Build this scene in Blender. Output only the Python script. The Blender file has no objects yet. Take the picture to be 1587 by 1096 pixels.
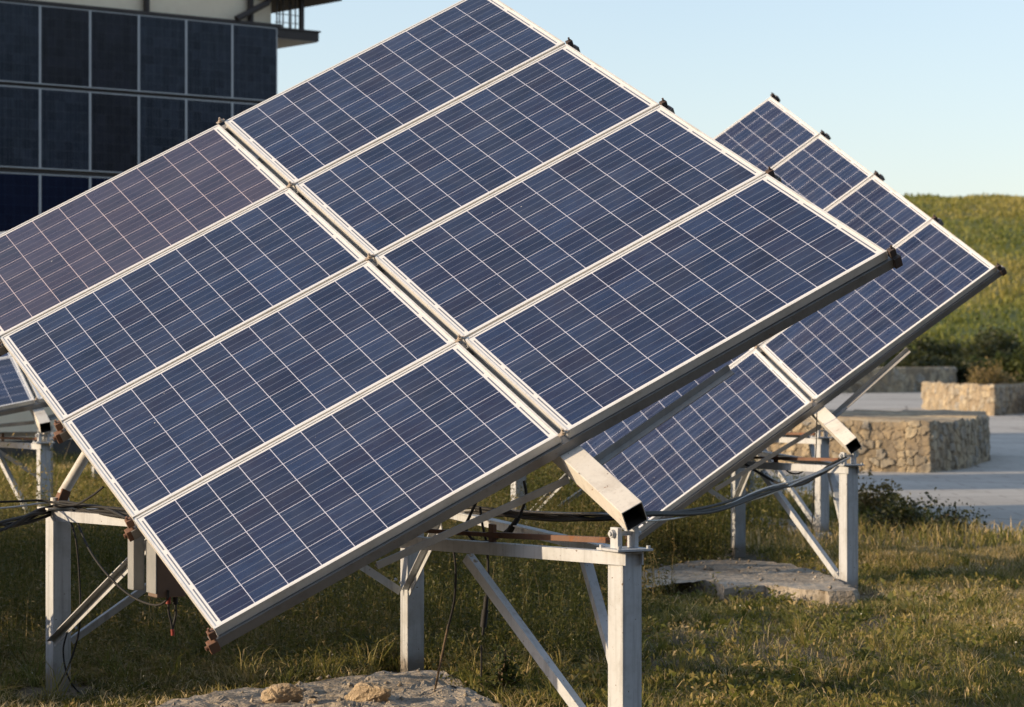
import bpy, bmesh, math, random
import numpy as np
from mathutils import Vector, Matrix, Quaternion

random.seed(7)
rng = np.random.default_rng(11)
scene = bpy.context.scene
col = scene.collection

# ------------------------------------------------------------------ camera, sky, sun, exposure
F = 4025.05            # focal length in photograph pixels (photograph 1587 x 1096)
CAM_H = 1.75
cam_data = bpy.data.cameras.new('camera')
cam_data.sensor_width = 36.0
cam_data.lens = 36.0 * F / 1587.0
cam_data.clip_start = 0.1
cam_data.clip_end = 6000
cam_data.dof.use_dof = True
cam_data.dof.focus_distance = 12.2
cam_data.dof.aperture_fstop = 5.6
cam = bpy.data.objects.new('camera', cam_data)
col.objects.link(cam)
cam.location = (0, 0, CAM_H)
cam.rotation_euler = (math.radians(90), 0, 0)
scene.camera = cam

SUN_EL = math.radians(15.0)
SUN_AZ = math.radians(-104.0)      # clockwise from +Y (straight ahead): the sun stands low on the left, a little behind
S = Vector((math.sin(SUN_AZ) * math.cos(SUN_EL), math.cos(SUN_AZ) * math.cos(SUN_EL), math.sin(SUN_EL)))
world = bpy.data.worlds.new('World')
scene.world = world
world.use_nodes = True
wn = world.node_tree
bg = wn.nodes['Background']
sky = wn.nodes.new('ShaderNodeTexSky')
sky.sky_type = 'NISHITA'
sky.sun_disc = False
sky.sun_elevation = SUN_EL
sky.sun_rotation = SUN_AZ
sky.altitude = 100
sky.air_density = 1.0
sky.dust_density = 0.9
sky.ozone_density = 2.2
tint = wn.nodes.new('ShaderNodeMix')
tint.data_type = 'RGBA'
tint.blend_type = 'MULTIPLY'
tint.inputs[0].default_value = 1.0
tint.inputs[7].default_value = (1.22, 1.06, 1.04, 1)
wn.links.new(sky.outputs['Color'], tint.inputs[6])
haze = wn.nodes.new('ShaderNodeMix')          # thin even haze over the whole sky
haze.data_type = 'RGBA'
wtc = wn.nodes.new('ShaderNodeTexCoord')
wnz_ = wn.nodes.new('ShaderNodeTexNoise')
wnz_.inputs['Scale'].default_value = 4.0
wnz_.inputs['Detail'].default_value = 3.0
wmr = wn.nodes.new('ShaderNodeMapRange')
wmr.inputs[1].default_value = 0.3
wmr.inputs[2].default_value = 0.7
wmr.inputs[3].default_value = 0.22
wmr.inputs[4].default_value = 0.50
wn.links.new(wtc.outputs['Generated'], wnz_.inputs['Vector'])
wn.links.new(wnz_.outputs[0], wmr.inputs[0])
wn.links.new(wmr.outputs[0], haze.inputs[0])
haze.inputs[7].default_value = (3.3, 3.95, 4.3, 1)
wn.links.new(tint.outputs[2], haze.inputs[6])
wn.links.new(haze.outputs[2], bg.inputs['Color'])
bg.inputs['Strength'].default_value = 0.15

sun_data = bpy.data.lights.new('sun', 'SUN')
sun_data.energy = 4.0
sun_data.angle = math.radians(0.5)
sun_data.color = (1.0, 0.77, 0.50)
sun = bpy.data.objects.new('sun', sun_data)
col.objects.link(sun)
sun.rotation_euler = S.to_track_quat('Z', 'Y').to_euler()
sun.location = (-30, -5, 12)

scene.view_settings.view_transform = 'Standard'
scene.view_settings.look = 'None'
scene.view_settings.exposure = 0.55
scene.view_settings.gamma = 1.0
scene.cycles.max_bounces = 6
scene.cycles.use_denoising = True


def at(x, y, Z):                     # point seen at photograph pixel (x, y) at distance Z
    return Vector(((x - 793.5) / F * Z, Z, CAM_H - (y - 548.0) / F * Z))


def gnd(x, y, z=0.0):                # ground point seen at photograph pixel (x, y)
    Z = (CAM_H - z) * F / (y - 548.0)
    return Vector(((x - 793.5) / F * Z, Z, z))


# ------------------------------------------------------------------ materials
def new_mat(name):
    m = bpy.data.materials.new(name)
    m.use_nodes = True
    nt = m.node_tree
    return m, nt, nt.nodes['Principled BSDF']


class NT:
    """small helper for wiring nodes"""
    def __init__(self, nt):
        self.nt = nt

    def n(self, t, **kw):
        nd = self.nt.nodes.new(t)
        for k, v in kw.items():
            setattr(nd, k, v)
        return nd

    def put(self, sock, v):
        if hasattr(v, 'is_output') or isinstance(v, bpy.types.NodeSocket):
            self.nt.links.new(v, sock)
        else:
            sock.default_value = v

    def math(self, op, a, b=0.0, c=None):
        nd = self.n('ShaderNodeMath', operation=op)
        self.put(nd.inputs[0], a)
        self.put(nd.inputs[1], b)
        if c is not None:
            self.put(nd.inputs[2], c)
        return nd.outputs[0]

    def mix(self, fac, a, b, mode='MIX'):
        nd = self.n('ShaderNodeMix', data_type='RGBA', blend_type=mode)
        self.put(nd.inputs[0], fac)
        self.put(nd.inputs[6], a if not isinstance(a, tuple) else (*a[:3], 1))
        self.put(nd.inputs[7], b if not isinstance(b, tuple) else (*b[:3], 1))
        return nd.outputs[2]

    def noise(self, vec, scale, detail=4, rough=0.55, dist=0.0):
        nd = self.n('ShaderNodeTexNoise')
        if vec is not None:
            self.put(nd.inputs['Vector'], vec)
        nd.inputs['Scale'].default_value = scale
        nd.inputs['Detail'].default_value = detail
        nd.inputs['Roughness'].default_value = rough
        nd.inputs['Distortion'].default_value = dist
        return nd.outputs[0]

    def ramp(self, fac, stops):
        nd = self.n('ShaderNodeValToRGB')
        cr = nd.color_ramp
        while len(cr.elements) < len(stops):
            cr.elements.new(0.5)
        for e, (p, c) in zip(cr.elements, stops):
            e.position = p
            e.color = (*c, 1) if len(c) == 3 else c
        self.put(nd.inputs[0], fac)
        return nd.outputs[0]

    def step(self, v, lo, hi):
        nd = self.n('ShaderNodeMapRange', interpolation_type='SMOOTHSTEP')
        self.put(nd.inputs[0], v)
        nd.inputs[1].default_value = lo
        nd.inputs[2].default_value = hi
        return nd.outputs[0]

    def bump(self, h, strength, dist):
        nd = self.n('ShaderNodeBump')
        nd.inputs['Strength'].default_value = strength
        nd.inputs['Distance'].default_value = dist
        self.put(nd.inputs['Height'], h)
        return nd.outputs[0]


def painted_metal(name, base, dirt, rust_amount=0.0, rough=0.5, metallic=0.0, scale=6.0, streaks=0.0, mud=0.0):
    m, nt, b = new_mat(name)
    k = NT(nt)
    tc = k.n('ShaderNodeTexCoord').outputs['Object']
    n1 = k.noise(tc, scale, 6, 0.65)
    n2 = k.noise(tc, scale * 9, 3, 0.6)
    c = k.mix(k.step(n1, 0.45, 0.75), base, dirt)
    c = k.mix(k.math('MULTIPLY', k.step(n2, 0.5, 0.8), 0.25), c, tuple(x * 0.55 for x in dirt))
    if streaks > 0:
        mp = k.n('ShaderNodeMapping')
        mp.inputs['Scale'].default_value = (30.0, 30.0, 1.6)
        k.put(mp.inputs[0], tc)
        n4 = k.noise(mp.outputs[0], 1.0, 5, 0.65)
        c = k.mix(k.math('MULTIPLY', k.step(n4, 0.48, 0.72), streaks), c, tuple(x * 0.42 for x in dirt))
        n5 = k.noise(tc, 55, 2, 0.5)
        c = k.mix(k.step(n5, 0.70, 0.76), c, (0.10, 0.06, 0.04))
    if mud > 0:
        sz_ = k.n('ShaderNodeSeparateXYZ')
        k.put(sz_.inputs[0], tc)
        hgt = k.math('SUBTRACT', sz_.outputs[2], k.math('MULTIPLY', n1, 0.28))
        c = k.mix(k.math('MULTIPLY', k.math('SUBTRACT', 1.0, k.step(hgt, -0.10, 0.06)), mud), c, (0.17, 0.13, 0.085))
    if rust_amount > 0:
        n3 = k.noise(tc, scale * 2.3, 8, 0.7, 0.6)
        r = k.step(n3, 0.72 - 0.3 * rust_amount, 0.78 - 0.3 * rust_amount)
        c = k.mix(r, c, k.mix(n2, (0.10, 0.035, 0.015), (0.26, 0.11, 0.045)))
    k.put(b.inputs['Base Color'], c)
    b.inputs['Metallic'].default_value = metallic
    k.put(b.inputs['Roughness'], k.math('ADD', k.math('MULTIPLY', n1, 0.3), rough - 0.15))
    k.put(b.inputs['Normal'], k.bump(n2, 0.08, 0.003))
    return m


PITCH = 0.158


def pv_glass(name, col_a, col_b, line=(0.56, 0.57, 0.68), bus=(0.115, 0.135, 0.20), nx=10, ny=6,
             busk=1.0, dusty=0.04, rough=0.2, streak=0.0, spec=0.5, violet=(0.014, 0.011, 0.038)):
    """module glass: cells on a white backing, busbars, edge ribbons; Object coordinates, metres, origin at cell field corner"""
    m, nt, b = new_mat(name)
    k = NT(nt)
    tc = k.n('ShaderNodeTexCoord').outputs['Object']
    oi = k.n('ShaderNodeObjectInfo')
    sep = k.n('ShaderNodeSeparateXYZ')
    k.put(sep.inputs[0], tc)
    x, y = sep.outputs[0], sep.outputs[1]
    cx, cy = k.math('DIVIDE', x, PITCH), k.math('DIVIDE', y, PITCH)
    fx, fy = k.math('FRACT', cx), k.math('FRACT', cy)
    ex = k.math('MINIMUM', fx, k.math('SUBTRACT', 1.0, fx))
    ey = k.math('MINIMUM', fy, k.math('SUBTRACT', 1.0, fy))
    gap = k.math('MINIMUM', ex, ey)
    gapm = k.math('LESS_THAN', gap, 0.0017 / PITCH)
    # cells field
    ins = k.math('MULTIPLY', k.math('MULTIPLY', k.math('GREATER_THAN', x, 0.0), k.math('LESS_THAN', x, nx * PITCH)),
                 k.math('MULTIPLY', k.math('GREATER_THAN', y, 0.0), k.math('LESS_THAN', y, ny * PITCH)))
    # three busbars along x
    f3 = k.math('FRACT', k.math('MULTIPLY', fy, 3.0))
    busm = k.math('LESS_THAN', k.math('ABSOLUTE', k.math('SUBTRACT', f3, 0.5)), 0.0015 / PITCH * 3)
    # per cell shade
    comb = k.n('ShaderNodeCombineXYZ')
    k.put(comb.inputs[0], k.math('FLOOR', cx))
    k.put(comb.inputs[1], k.math('FLOOR', cy))
    k.put(comb.inputs[2], k.math('MULTIPLY', oi.outputs['Random'], 91.0))
    wnz = k.n('ShaderNodeTexWhiteNoise', noise_dimensions='3D')
    k.put(wnz.inputs[0], comb.outputs[0])
    # crystal clouds, offset per module
    off = k.n('ShaderNodeVectorMath', operation='ADD')
    k.put(off.inputs[0], tc)
    cz = k.n('ShaderNodeCombineXYZ')
    k.put(cz.inputs[2], k.math('MULTIPLY', oi.outputs['Random'], 37.0))
    k.put(cz.inputs[0], k.math('MULTIPLY', oi.outputs['Random'], 13.0))
    k.put(off.inputs[1], cz.outputs[0])
    mp = k.n('ShaderNodeMapping')
    mp.inputs['Scale'].default_value = (2.2, 5.0, 5.0)
    k.put(mp.inputs[0], off.outputs[0])
    cl = k.noise(mp.outputs[0], 2.0, 5, 0.6, 0.4)
    grain = k.n('ShaderNodeTexVoronoi', voronoi_dimensions='3D')
    grain.inputs['Scale'].default_value = 55
    k.put(grain.inputs['Vector'], off.outputs[0])
    gr = k.n('ShaderNodeSeparateColor')
    k.put(gr.inputs[0], grain.outputs['Color'])
    t = k.math('ADD', k.math('MULTIPLY', wnz.outputs[0], 0.62),
               k.math('ADD', k.math('MULTIPLY', k.step(cl, 0.3, 0.7), 0.38), k.math('MULTIPLY', gr.outputs[0], 0.07)))
    cell = k.mix(t, col_a, col_b)
    rv = k.n('ShaderNodeTexWhiteNoise', noise_dimensions='1D')
    k.put(rv.inputs['W'], k.math('MULTIPLY', oi.outputs['Random'], 57.0))
    cell = k.mix(k.math('MULTIPLY', rv.outputs[0], 0.12), cell, (0.026, 0.030, 0.060))
    # violet tinge wandering from cell to cell and inside the cells
    wn2 = k.n('ShaderNodeTexWhiteNoise', noise_dimensions='3D')
    sh = k.n('ShaderNodeVectorMath', operation='ADD')
    k.put(sh.inputs[0], comb.outputs[0])
    sh.inputs[1].default_value = (17.3, 5.1, 9.7)
    k.put(wn2.inputs[0], sh.outputs[0])
    vi = k.noise(mp.outputs[0], 3.4, 4, 0.65, 0.8)
    vf = k.math('ADD', k.math('MULTIPLY', k.step(vi, 0.45, 0.75), 0.45), k.math('MULTIPLY', k.step(wn2.outputs[0], 0.55, 1.0), 0.4))
    cell = k.mix(vf, cell, violet)
    if streak > 0:
        mp2 = k.n('ShaderNodeMapping')
        mp2.inputs['Scale'].default_value = (1.0, 40.0, 1.0)
        k.put(mp2.inputs[0], off.outputs[0])
        st = k.noise(mp2.outputs[0], 1.3, 3, 0.6)
        cell = k.mix(k.math('MULTIPLY', k.step(st, 0.45, 0.8), streak), cell, tuple(c * 2.2 for c in col_b))
    c = k.mix(k.math('MULTIPLY', busm, busk), cell, bus)
    c = k.mix(gapm, c, line)
    # edge ribbons in the white margin at the short ends
    rx = k.math('MINIMUM', k.math('ABSOLUTE', k.math('ADD', x, 0.0115)),
                k.math('ABSOLUTE', k.math('SUBTRACT', x, nx * PITCH + 0.0115)))
    dash = k.math('FRACT', k.math('ADD', k.math('DIVIDE', y, PITCH * 2), 0.0))
    dm = k.math('LESS_THAN', k.math('ABSOLUTE', k.math('SUBTRACT', dash, 0.5)), 0.44)
    rib = k.math('MULTIPLY', k.math('LESS_THAN', rx, 0.0032), dm)
    margin = k.mix(rib, (0.70, 0.70, 0.70), (0.14, 0.16, 0.21))
    c = k.mix(ins, margin, c)
    # dust film, runs and specks
    du = k.noise(off.outputs[0], 3.0, 6, 0.7, 0.8)
    c = k.mix(k.math('MULTIPLY', k.step(du, 0.35, 0.8), dusty), c, (0.40, 0.40, 0.42))
    sp = k.noise(off.outputs[0], 42.0, 2, 0.5)
    c = k.mix(k.step(sp, 0.80, 0.83), c, (0.62, 0.60, 0.56))
    k.put(b.inputs['Base Color'], c)
    k.put(b.inputs['Roughness'], k.math('ADD', k.math('MULTIPLY', du, 0.16), rough))
    b.inputs['IOR'].default_value = 1.48
    b.inputs['Specular IOR Level'].default_value = spec
    return m


M = {}
M['alu'] = painted_metal('anodised_aluminium', (0.74, 0.73, 0.71), (0.58, 0.56, 0.52), 0.0, 0.42, 0.25, 5)
M['post'] = painted_metal('grey_painted_steel', (0.46, 0.485, 0.52), (0.36, 0.37, 0.38), 0.18, 0.55, 0.0, 5, 0.5, 0.75)
M['tube'] = painted_metal('cream_painted_steel', (0.62, 0.60, 0.56), (0.47, 0.44, 0.40), 0.24, 0.55, 0.0, 7, 0.10)
M['rail'] = painted_metal('galvanised_rail', (0.24, 0.235, 0.23), (0.17, 0.155, 0.145), 0.28, 0.5, 0.2, 6)
M['stay'] = painted_metal('dull_galvanised_steel', (0.38, 0.38, 0.38), (0.28, 0.27, 0.26), 0.1, 0.5, 0.2, 6)
M['inner'] = simple_dark = painted_metal('shaded_tube_inside', (0.035, 0.028, 0.025), (0.05, 0.035, 0.028), 0.4, 0.9, 0.0, 9)  # shade inside the tube put into the colour, with some rust
M['rust'] = painted_metal('rusty_steel', (0.16, 0.085, 0.055), (0.085, 0.045, 0.032), 0.6, 0.8, 0.0, 8)
M['clamp'] = painted_metal('half_rusted_clamp', (0.42, 0.36, 0.30), (0.28, 0.2, 0.14), 0.5, 0.6, 0.1, 30)
M['dark'] = painted_metal('dark_clamp_steel', (0.06, 0.045, 0.04), (0.10, 0.06, 0.045), 0.3, 0.7, 0.0, 12)
M['glass'] = pv_glass('blue_cell_glass', (0.003, 0.008, 0.034), (0.019, 0.036, 0.100))
M['glass_brown'] = pv_glass('brownish_cell_glass', (0.018, 0.022, 0.052), (0.048, 0.046, 0.090),
                            line=(0.52, 0.44, 0.48), bus=(0.14, 0.125, 0.17), dusty=0.05, violet=(0.046, 0.036, 0.062))
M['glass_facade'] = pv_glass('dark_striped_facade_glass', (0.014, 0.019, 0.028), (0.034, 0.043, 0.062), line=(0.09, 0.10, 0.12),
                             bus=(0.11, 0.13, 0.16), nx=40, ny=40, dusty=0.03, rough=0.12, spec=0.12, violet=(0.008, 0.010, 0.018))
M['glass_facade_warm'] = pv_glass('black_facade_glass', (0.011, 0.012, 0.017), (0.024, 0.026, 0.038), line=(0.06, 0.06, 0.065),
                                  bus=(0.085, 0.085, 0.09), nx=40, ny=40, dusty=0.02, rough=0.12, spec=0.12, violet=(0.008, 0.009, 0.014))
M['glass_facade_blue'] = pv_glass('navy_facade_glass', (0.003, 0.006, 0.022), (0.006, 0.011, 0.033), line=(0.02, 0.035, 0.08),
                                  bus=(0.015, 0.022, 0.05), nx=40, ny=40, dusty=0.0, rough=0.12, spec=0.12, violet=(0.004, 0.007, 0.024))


def simple(name, base, var, scale, rough=0.8, bump=0.2, bd=0.01):
    m, nt, b = new_mat(name)
    k = NT(nt)
    tc = k.n('ShaderNodeTexCoord').outputs['Object']
    n1 = k.noise(tc, scale, 8, 0.65)
    n2 = k.noise(tc, scale * 7, 4, 0.6)
    c = k.mix(k.step(k.math('ADD', k.math('MULTIPLY', n1, 0.7), k.math('MULTIPLY', n2, 0.3)), 0.35, 0.65), base, var)
    k.put(b.inputs['Base Color'], c)
    b.inputs['Roughness'].default_value = rough
    k.put(b.inputs['Normal'], k.bump(n2, bump, bd))
    return m


M['cable'] = simple('black_cable_sheath', (0.008, 0.008, 0.009), (0.014, 0.014, 0.015), 5, 0.75, 0.0)
M['cable_white'] = simple('grey_white_cable_sheath', (0.42, 0.42, 0.42), (0.3, 0.3, 0.3), 5, 0.4, 0.0)
M['box_light'] = simple('pale_grey_box_paint', (0.26, 0.27, 0.28), (0.20, 0.21, 0.22), 3, 0.5, 0.03)
M['box_brown'] = simple('brownish_box_plastic', (0.17, 0.12, 0.095), (0.13, 0.095, 0.08), 3, 0.55, 0.03)
M['red'] = simple('red_plug_plastic', (0.24, 0.03, 0.02), (0.18, 0.025, 0.02), 5, 0.5, 0.0)
M['yellow_wall'] = simple('cream_render', (0.88, 0.75, 0.56), (0.82, 0.68, 0.50), 1.2, 0.9, 0.15)
M['dark_trim'] = simple('dark_brown_trim', (0.028, 0.020, 0.017), (0.04, 0.03, 0.026), 3, 0.6, 0.05)
M['soffit'] = simple('pale_soffit', (0.55, 0.50, 0.44), (0.48, 0.44, 0.4), 2, 0.9, 0.05)
M['bank'] = simple('sky_blocking_bank', (0.030, 0.036, 0.015), (0.05, 0.05, 0.022), 0.4, 1.0, 0.8, 0.3)
M['plinth'] = simple('dark_plinth', (0.06, 0.055, 0.05), (0.09, 0.08, 0.07), 2, 0.9, 0.2)
M['concrete'] = simple('weathered_concrete', (0.42, 0.37, 0.31), (0.22, 0.185, 0.145), 2.8, 0.95, 1.0, 0.03)
M['rock'] = simple('tan_rock', (0.48, 0.38, 0.26), (0.32, 0.25, 0.18), 9, 0.95, 0.8, 0.02)
M['trunk'] = simple('brown_bark', (0.10, 0.07, 0.045), (0.15, 0.11, 0.075), 20, 0.95, 0.5)
M['facade_frame'] = painted_metal('dull_aluminium', (0.46, 0.47, 0.48), (0.36, 0.37, 0.38), 0.0, 0.5, 0.1, 3)


def ground_mat():
    m, nt, b = new_mat('soil_with_litter')
    k = NT(nt)
    tc = k.n('ShaderNodeTexCoord').outputs['Object']
    n1 = k.noise(tc, 0.7, 8, 0.7)
    n2 = k.noise(tc, 14, 6, 0.7)
    c = k.mix(k.step(n1, 0.38, 0.62), (0.045, 0.040, 0.022), (0.13, 0.095, 0.055))
    c = k.mix(k.step(n2, 0.5, 0.75), c, (0.22, 0.175, 0.105))
    k.put(b.inputs['Base Color'], c)
    b.inputs['Roughness'].default_value = 1.0
    k.put(b.inputs['Normal'], k.bump(n2, 0.8, 0.05))
    return m


def paving_mat():
    m, nt, b = new_mat('worn_concrete_paving')
    k = NT(nt)
    tc = k.n('ShaderNodeTexCoord').outputs['Object']
    n1 = k.noise(tc, 0.35, 8, 0.65)
    n2 = k.noise(tc, 9, 6, 0.7)
    v = k.n('ShaderNodeTexVoronoi', feature='DISTANCE_TO_EDGE')
    v.inputs['Scale'].default_value = 0.22
    k.put(v.inputs['Vector'], k.n('ShaderNodeTexCoord').outputs['Object'])
    c = k.mix(k.step(n1, 0.35, 0.65), (0.33, 0.31, 0.29), (0.42, 0.40, 0.375))
    c = k.mix(k.math('MULTIPLY', k.step(n2, 0.5, 0.8), 0.5), c, (0.25, 0.23, 0.21))
    br = k.n('ShaderNodeTexBrick')
    br.inputs['Scale'].default_value = 0.5
    br.inputs['Mortar Size'].default_value = 0.008
    k.put(br.inputs['Vector'], tc)
    c = k.mix(k.math('MULTIPLY', br.outputs['Fac'], 0.55), c, (0.16, 0.14, 0.12))
    n4 = k.noise(tc, 1.6, 8, 0.75, 1.0)
    c = k.mix(k.math('MULTIPLY', k.step(n4, 0.52, 0.70), 0.6), c, (0.17, 0.145, 0.12))
    c = k.mix(k.math('SUBTRACT', 1.0, k.step(v.outputs['Distance'], 0.0, 0.012)), c, (0.14, 0.125, 0.11))
    k.put(b.inputs['Base Color'], c)
    b.inputs['Roughness'].default_value = 0.92
    k.put(b.inputs['Normal'], k.bump(n2, 0.3, 0.01))
    return m


def leaf_mat(name, stops, trans=0.35):
    """plants: colour by a per-leaf 'tint' value; leaves pass some light"""
    m, nt, b = new_mat(name)
    k = NT(nt)
    a = k.n('ShaderNodeAttribute', attribute_name='tint')
    c = k.ramp(a.outputs['Fac'], stops)
    k.put(b.inputs['Base Color'], c)
    b.inputs['Roughness'].default_value = 0.55
    b.inputs['Specular IOR Level'].default_value = 0.3
    tr = k.n('ShaderNodeBsdfTranslucent')
    k.put(tr.inputs['Color'], k.mix(0.35, c, (0.30, 0.30, 0.05)))
    mx = k.n('ShaderNodeMixShader')
    mx.inputs[0].default_value = trans
    out = nt.nodes['Material Output']
    nt.links.new(b.outputs[0], mx.inputs[1])
    nt.links.new(tr.outputs[0], mx.inputs[2])
    nt.links.new(mx.outputs[0], out.inputs['Surface'])
    return m


M['ground'] = ground_mat()
M['paving'] = paving_mat()
M['grass'] = leaf_mat('grass_blades', [(0.0, (0.042, 0.055, 0.012)), (0.34, (0.135, 0.145, 0.034)), (0.58, (0.275, 0.225, 0.065)),
                                       (0.80, (0.44, 0.32, 0.15)), (0.97, (0.60, 0.48, 0.28)), (1.0, (0.80, 0.77, 0.70))])
M['weeds'] = leaf_mat('weed_leaves', [(0.0, (0.022, 0.030, 0.009)), (0.36, (0.062, 0.068, 0.018)), (0.62, (0.125, 0.105, 0.030)),
                                      (0.85, (0.22, 0.155, 0.062)), (0.985, (0.30, 0.22, 0.11)), (1.0, (0.80, 0.78, 0.72))])
M['sunlit_weeds'] = leaf_mat('sunlit_weed_leaves', [(0.0, (0.045, 0.055, 0.014)), (0.36, (0.12, 0.125, 0.030)), (0.62, (0.22, 0.18, 0.050)),
                                              (0.85, (0.32, 0.23, 0.09)), (0.985, (0.38, 0.28, 0.14)), (1.0, (0.80, 0.78, 0.72))])  # brighter, yellower copy of weeds: sunlight on the far meadow painted into the colour
M['shrub'] = leaf_mat('shrub_leaves', [(0.0, (0.020, 0.032, 0.010)), (0.5, (0.045, 0.062, 0.018)), (1.0, (0.095, 0.105, 0.03))])
M['dry_shrub'] = leaf_mat('dry_shrub_leaves', [(0.0, (0.10, 0.07, 0.03)), (0.5, (0.20, 0.14, 0.06)), (1.0, (0.32, 0.23, 0.10))])
M['dark_shrub'] = leaf_mat('dark_shrub_leaves', [(0.0, (0.012, 0.018, 0.008)), (0.5, (0.028, 0.036, 0.014)), (1.0, (0.06, 0.06, 0.022))], 0.2)
M['hill_grass'] = leaf_mat('hill_tufts', [(0.0, (0.10, 0.125, 0.024)), (0.5, (0.185, 0.195, 0.040)), (1.0, (0.31, 0.26, 0.075))], 0.3)


def stone_mat():
    m, nt, b = new_mat('rubble_stone')
    k = NT(nt)
    st = k.n('ShaderNodeAttribute', attribute_name='stone').outputs['Fac']
    ed = k.n('ShaderNodeAttribute', attribute_name='joint').outputs['Fac']
    tc = k.n('ShaderNodeTexCoord').outputs['Object']
    n2 = k.noise(tc, 18, 6, 0.7)
    c = k.ramp(st, [(0.0, (0.17, 0.14, 0.10)), (0.35, (0.36, 0.28, 0.18)), (0.7, (0.43, 0.36, 0.25)), (1.0, (0.27, 0.26, 0.24))])
    c = k.mix(k.math('MULTIPLY', k.step(n2, 0.45, 0.8), 0.5), c, (0.20, 0.155, 0.10))
    mp = k.n('ShaderNodeMapping')
    mp.inputs['Scale'].default_value = (2.6, 2.6, 1.1)
    k.put(mp.inputs[0], tc)
    n3 = k.noise(mp.outputs[0], 1.5, 6, 0.7)
    c = k.mix(k.math('MULTIPLY', k.step(n3, 0.40, 0.62), 0.75), c, (0.17, 0.145, 0.115))
    c = k.mix(k.math('MULTIPLY', ed, 0.45), c, (0.19, 0.16, 0.12))
    k.put(b.inputs['Base Color'], c)
    b.inputs['Roughness'].default_value = 0.95
    k.put(b.inputs['Normal'], k.bump(n2, 0.6, 0.02))
    return m


M['stone'] = stone_mat()


# ------------------------------------------------------------------ building blocks
def tag(o, label=None, cat=None, group=None, kind=None):
    if label:
        o['label'] = label
    if cat:
        o['category'] = cat
    if group:
        o['group'] = group
    if kind:
        o['kind'] = kind
    return o


def empty(name, loc, rotz=0.0):
    o = bpy.data.objects.new(name, None)
    col.objects.link(o)
    o.location = loc
    o.rotation_euler = (0, 0, rotz)
    o.empty_display_size = 0.2
    return o


class MB:
    """collects shapes into one mesh"""
    def __init__(self):
        self.v, self.f, self.smooth = [], [], []

    def add(self, verts, faces, smooth=False):
        o = len(self.v)
        self.v += [tuple(p) for p in verts]
        self.f += [tuple(i + o for i in fc) for fc in faces]
        self.smooth += [smooth] * len(faces)

    def box(self, a, b):
        (x0, y0, z0), (x1, y1, z1) = a, b
        self.add([(x0, y0, z0), (x1, y0, z0), (x1, y1, z0), (x0, y1, z0), (x0, y0, z1), (x1, y0, z1), (x1, y1, z1), (x0, y1, z1)],
                 [(0, 3, 2, 1), (4, 5, 6, 7), (0, 1, 5, 4), (1, 2, 6, 5), (2, 3, 7, 6), (3, 0, 4, 7)])

    def prism(self, p, q, poly, up=(0, 0, 1), inner=None):
        """extrude the 2D section poly (counter-clockwise, x sideways, y up) from p to q"""
        p, q = Vector(p), Vector(q)
        d = (q - p).normalized()
        up = Vector(up)
        sx = d.cross(up)
        if sx.length < 1e-5:
            sx = d.cross(Vector((1, 0, 0)))
        sx.normalize()
        sy = sx.cross(d)
        n = len(poly)
        A = [p + sx * a + sy * b for a, b in poly]
        B = [q + sx * a + sy * b for a, b in poly]
        fs = [(i, i + n, (i + 1) % n + n, (i + 1) % n) for i in range(n)]
        if inner is None:
            fs += [tuple(range(n)), tuple(range(2 * n - 1, n - 1, -1))]
            self.add(A + B, fs)
        else:
            A2 = [p + sx * a + sy * b for a, b in inner]
            B2 = [q + sx * a + sy * b for a, b in inner]
            fs += [(2 * n + i, 2 * n + (i + 1) % n, 3 * n + (i + 1) % n, 3 * n + i) for i in range(n)]
            fs += [(i, (i + 1) % n, 2 * n + (i + 1) % n, 2 * n + i) for i in range(n)]
            fs += [(n + (i + 1) % n, n + i, 3 * n + i, 3 * n + (i + 1) % n) for i in range(n)]
            self.add(A + B + A2 + B2, fs)

    def bar(self, p, q, w, h, up=(0, 0, 1)):
        self.prism(p, q, [(-w / 2, -h / 2), (w / 2, -h / 2), (w / 2, h / 2), (-w / 2, h / 2)], up)

    def angle(self, p, q, w, h, t, up=(0, 0, 1), flip=1):
        P = [(0, 0), (w, 0), (w, t), (t, t), (t, h), (0, h)]
        if flip < 0:
            P = [(-a, b) for a, b in reversed(P)]
        self.prism(p, q, P, up)

    def tube(self, pts, r, seg=8, caps=True):
        pts = [Vector(p) for p in pts]
        n = len(pts)
        prev = None
        V = []
        for i, p in enumerate(pts):
            d = (pts[min(i + 1, n - 1)] - pts[max(i - 1, 0)]).normalized()
            if prev is None:
                a = d.orthogonal().normalized()
            else:
                a = (prev - d * prev.dot(d))
                a = a.normalized() if a.length > 1e-6 else d.orthogonal().normalized()
            prev = a
            b = d.cross(a)
            rr = r[i] if isinstance(r, (list, tuple)) else r
            for s in range(seg):
                t = 2 * math.pi * s / seg
                V.append(p + a * math.cos(t) * rr + b * math.sin(t) * rr)
        fs = []
        for i in range(n - 1):
            for s in range(seg):
                s2 = (s + 1) % seg
                fs.append((i * seg + s, i * seg + s2, (i + 1) * seg + s2, (i + 1) * seg + s))
        self.add(V, fs, True)
        if caps:
            self.add(V[:seg], [tuple(range(seg - 1, -1, -1))])
            self.add(V[-seg:], [tuple(range(seg))])

    def mesh(self, name, m):
        me = bpy.data.meshes.new(name)
        me.from_pydata(self.v, [], self.f)
        me.polygons.foreach_set('use_smooth', self.smooth)
        me.materials.append(m)
        me.update()
        return me

    def build(self, name, m, parent=None, bevel=0.0, mat=None):
        me = self.mesh(name, m)
        o = bpy.data.objects.new(name, me)
        col.objects.link(o)
        if parent:
            o.parent = parent
        if mat is not None:
            o.matrix_local = mat
        if bevel > 0:
            bv = o.modifiers.new('bevel', 'BEVEL')
            bv.width = bevel
            bv.segments = 2
            bv.limit_method = 'ANGLE'
        return o


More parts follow.
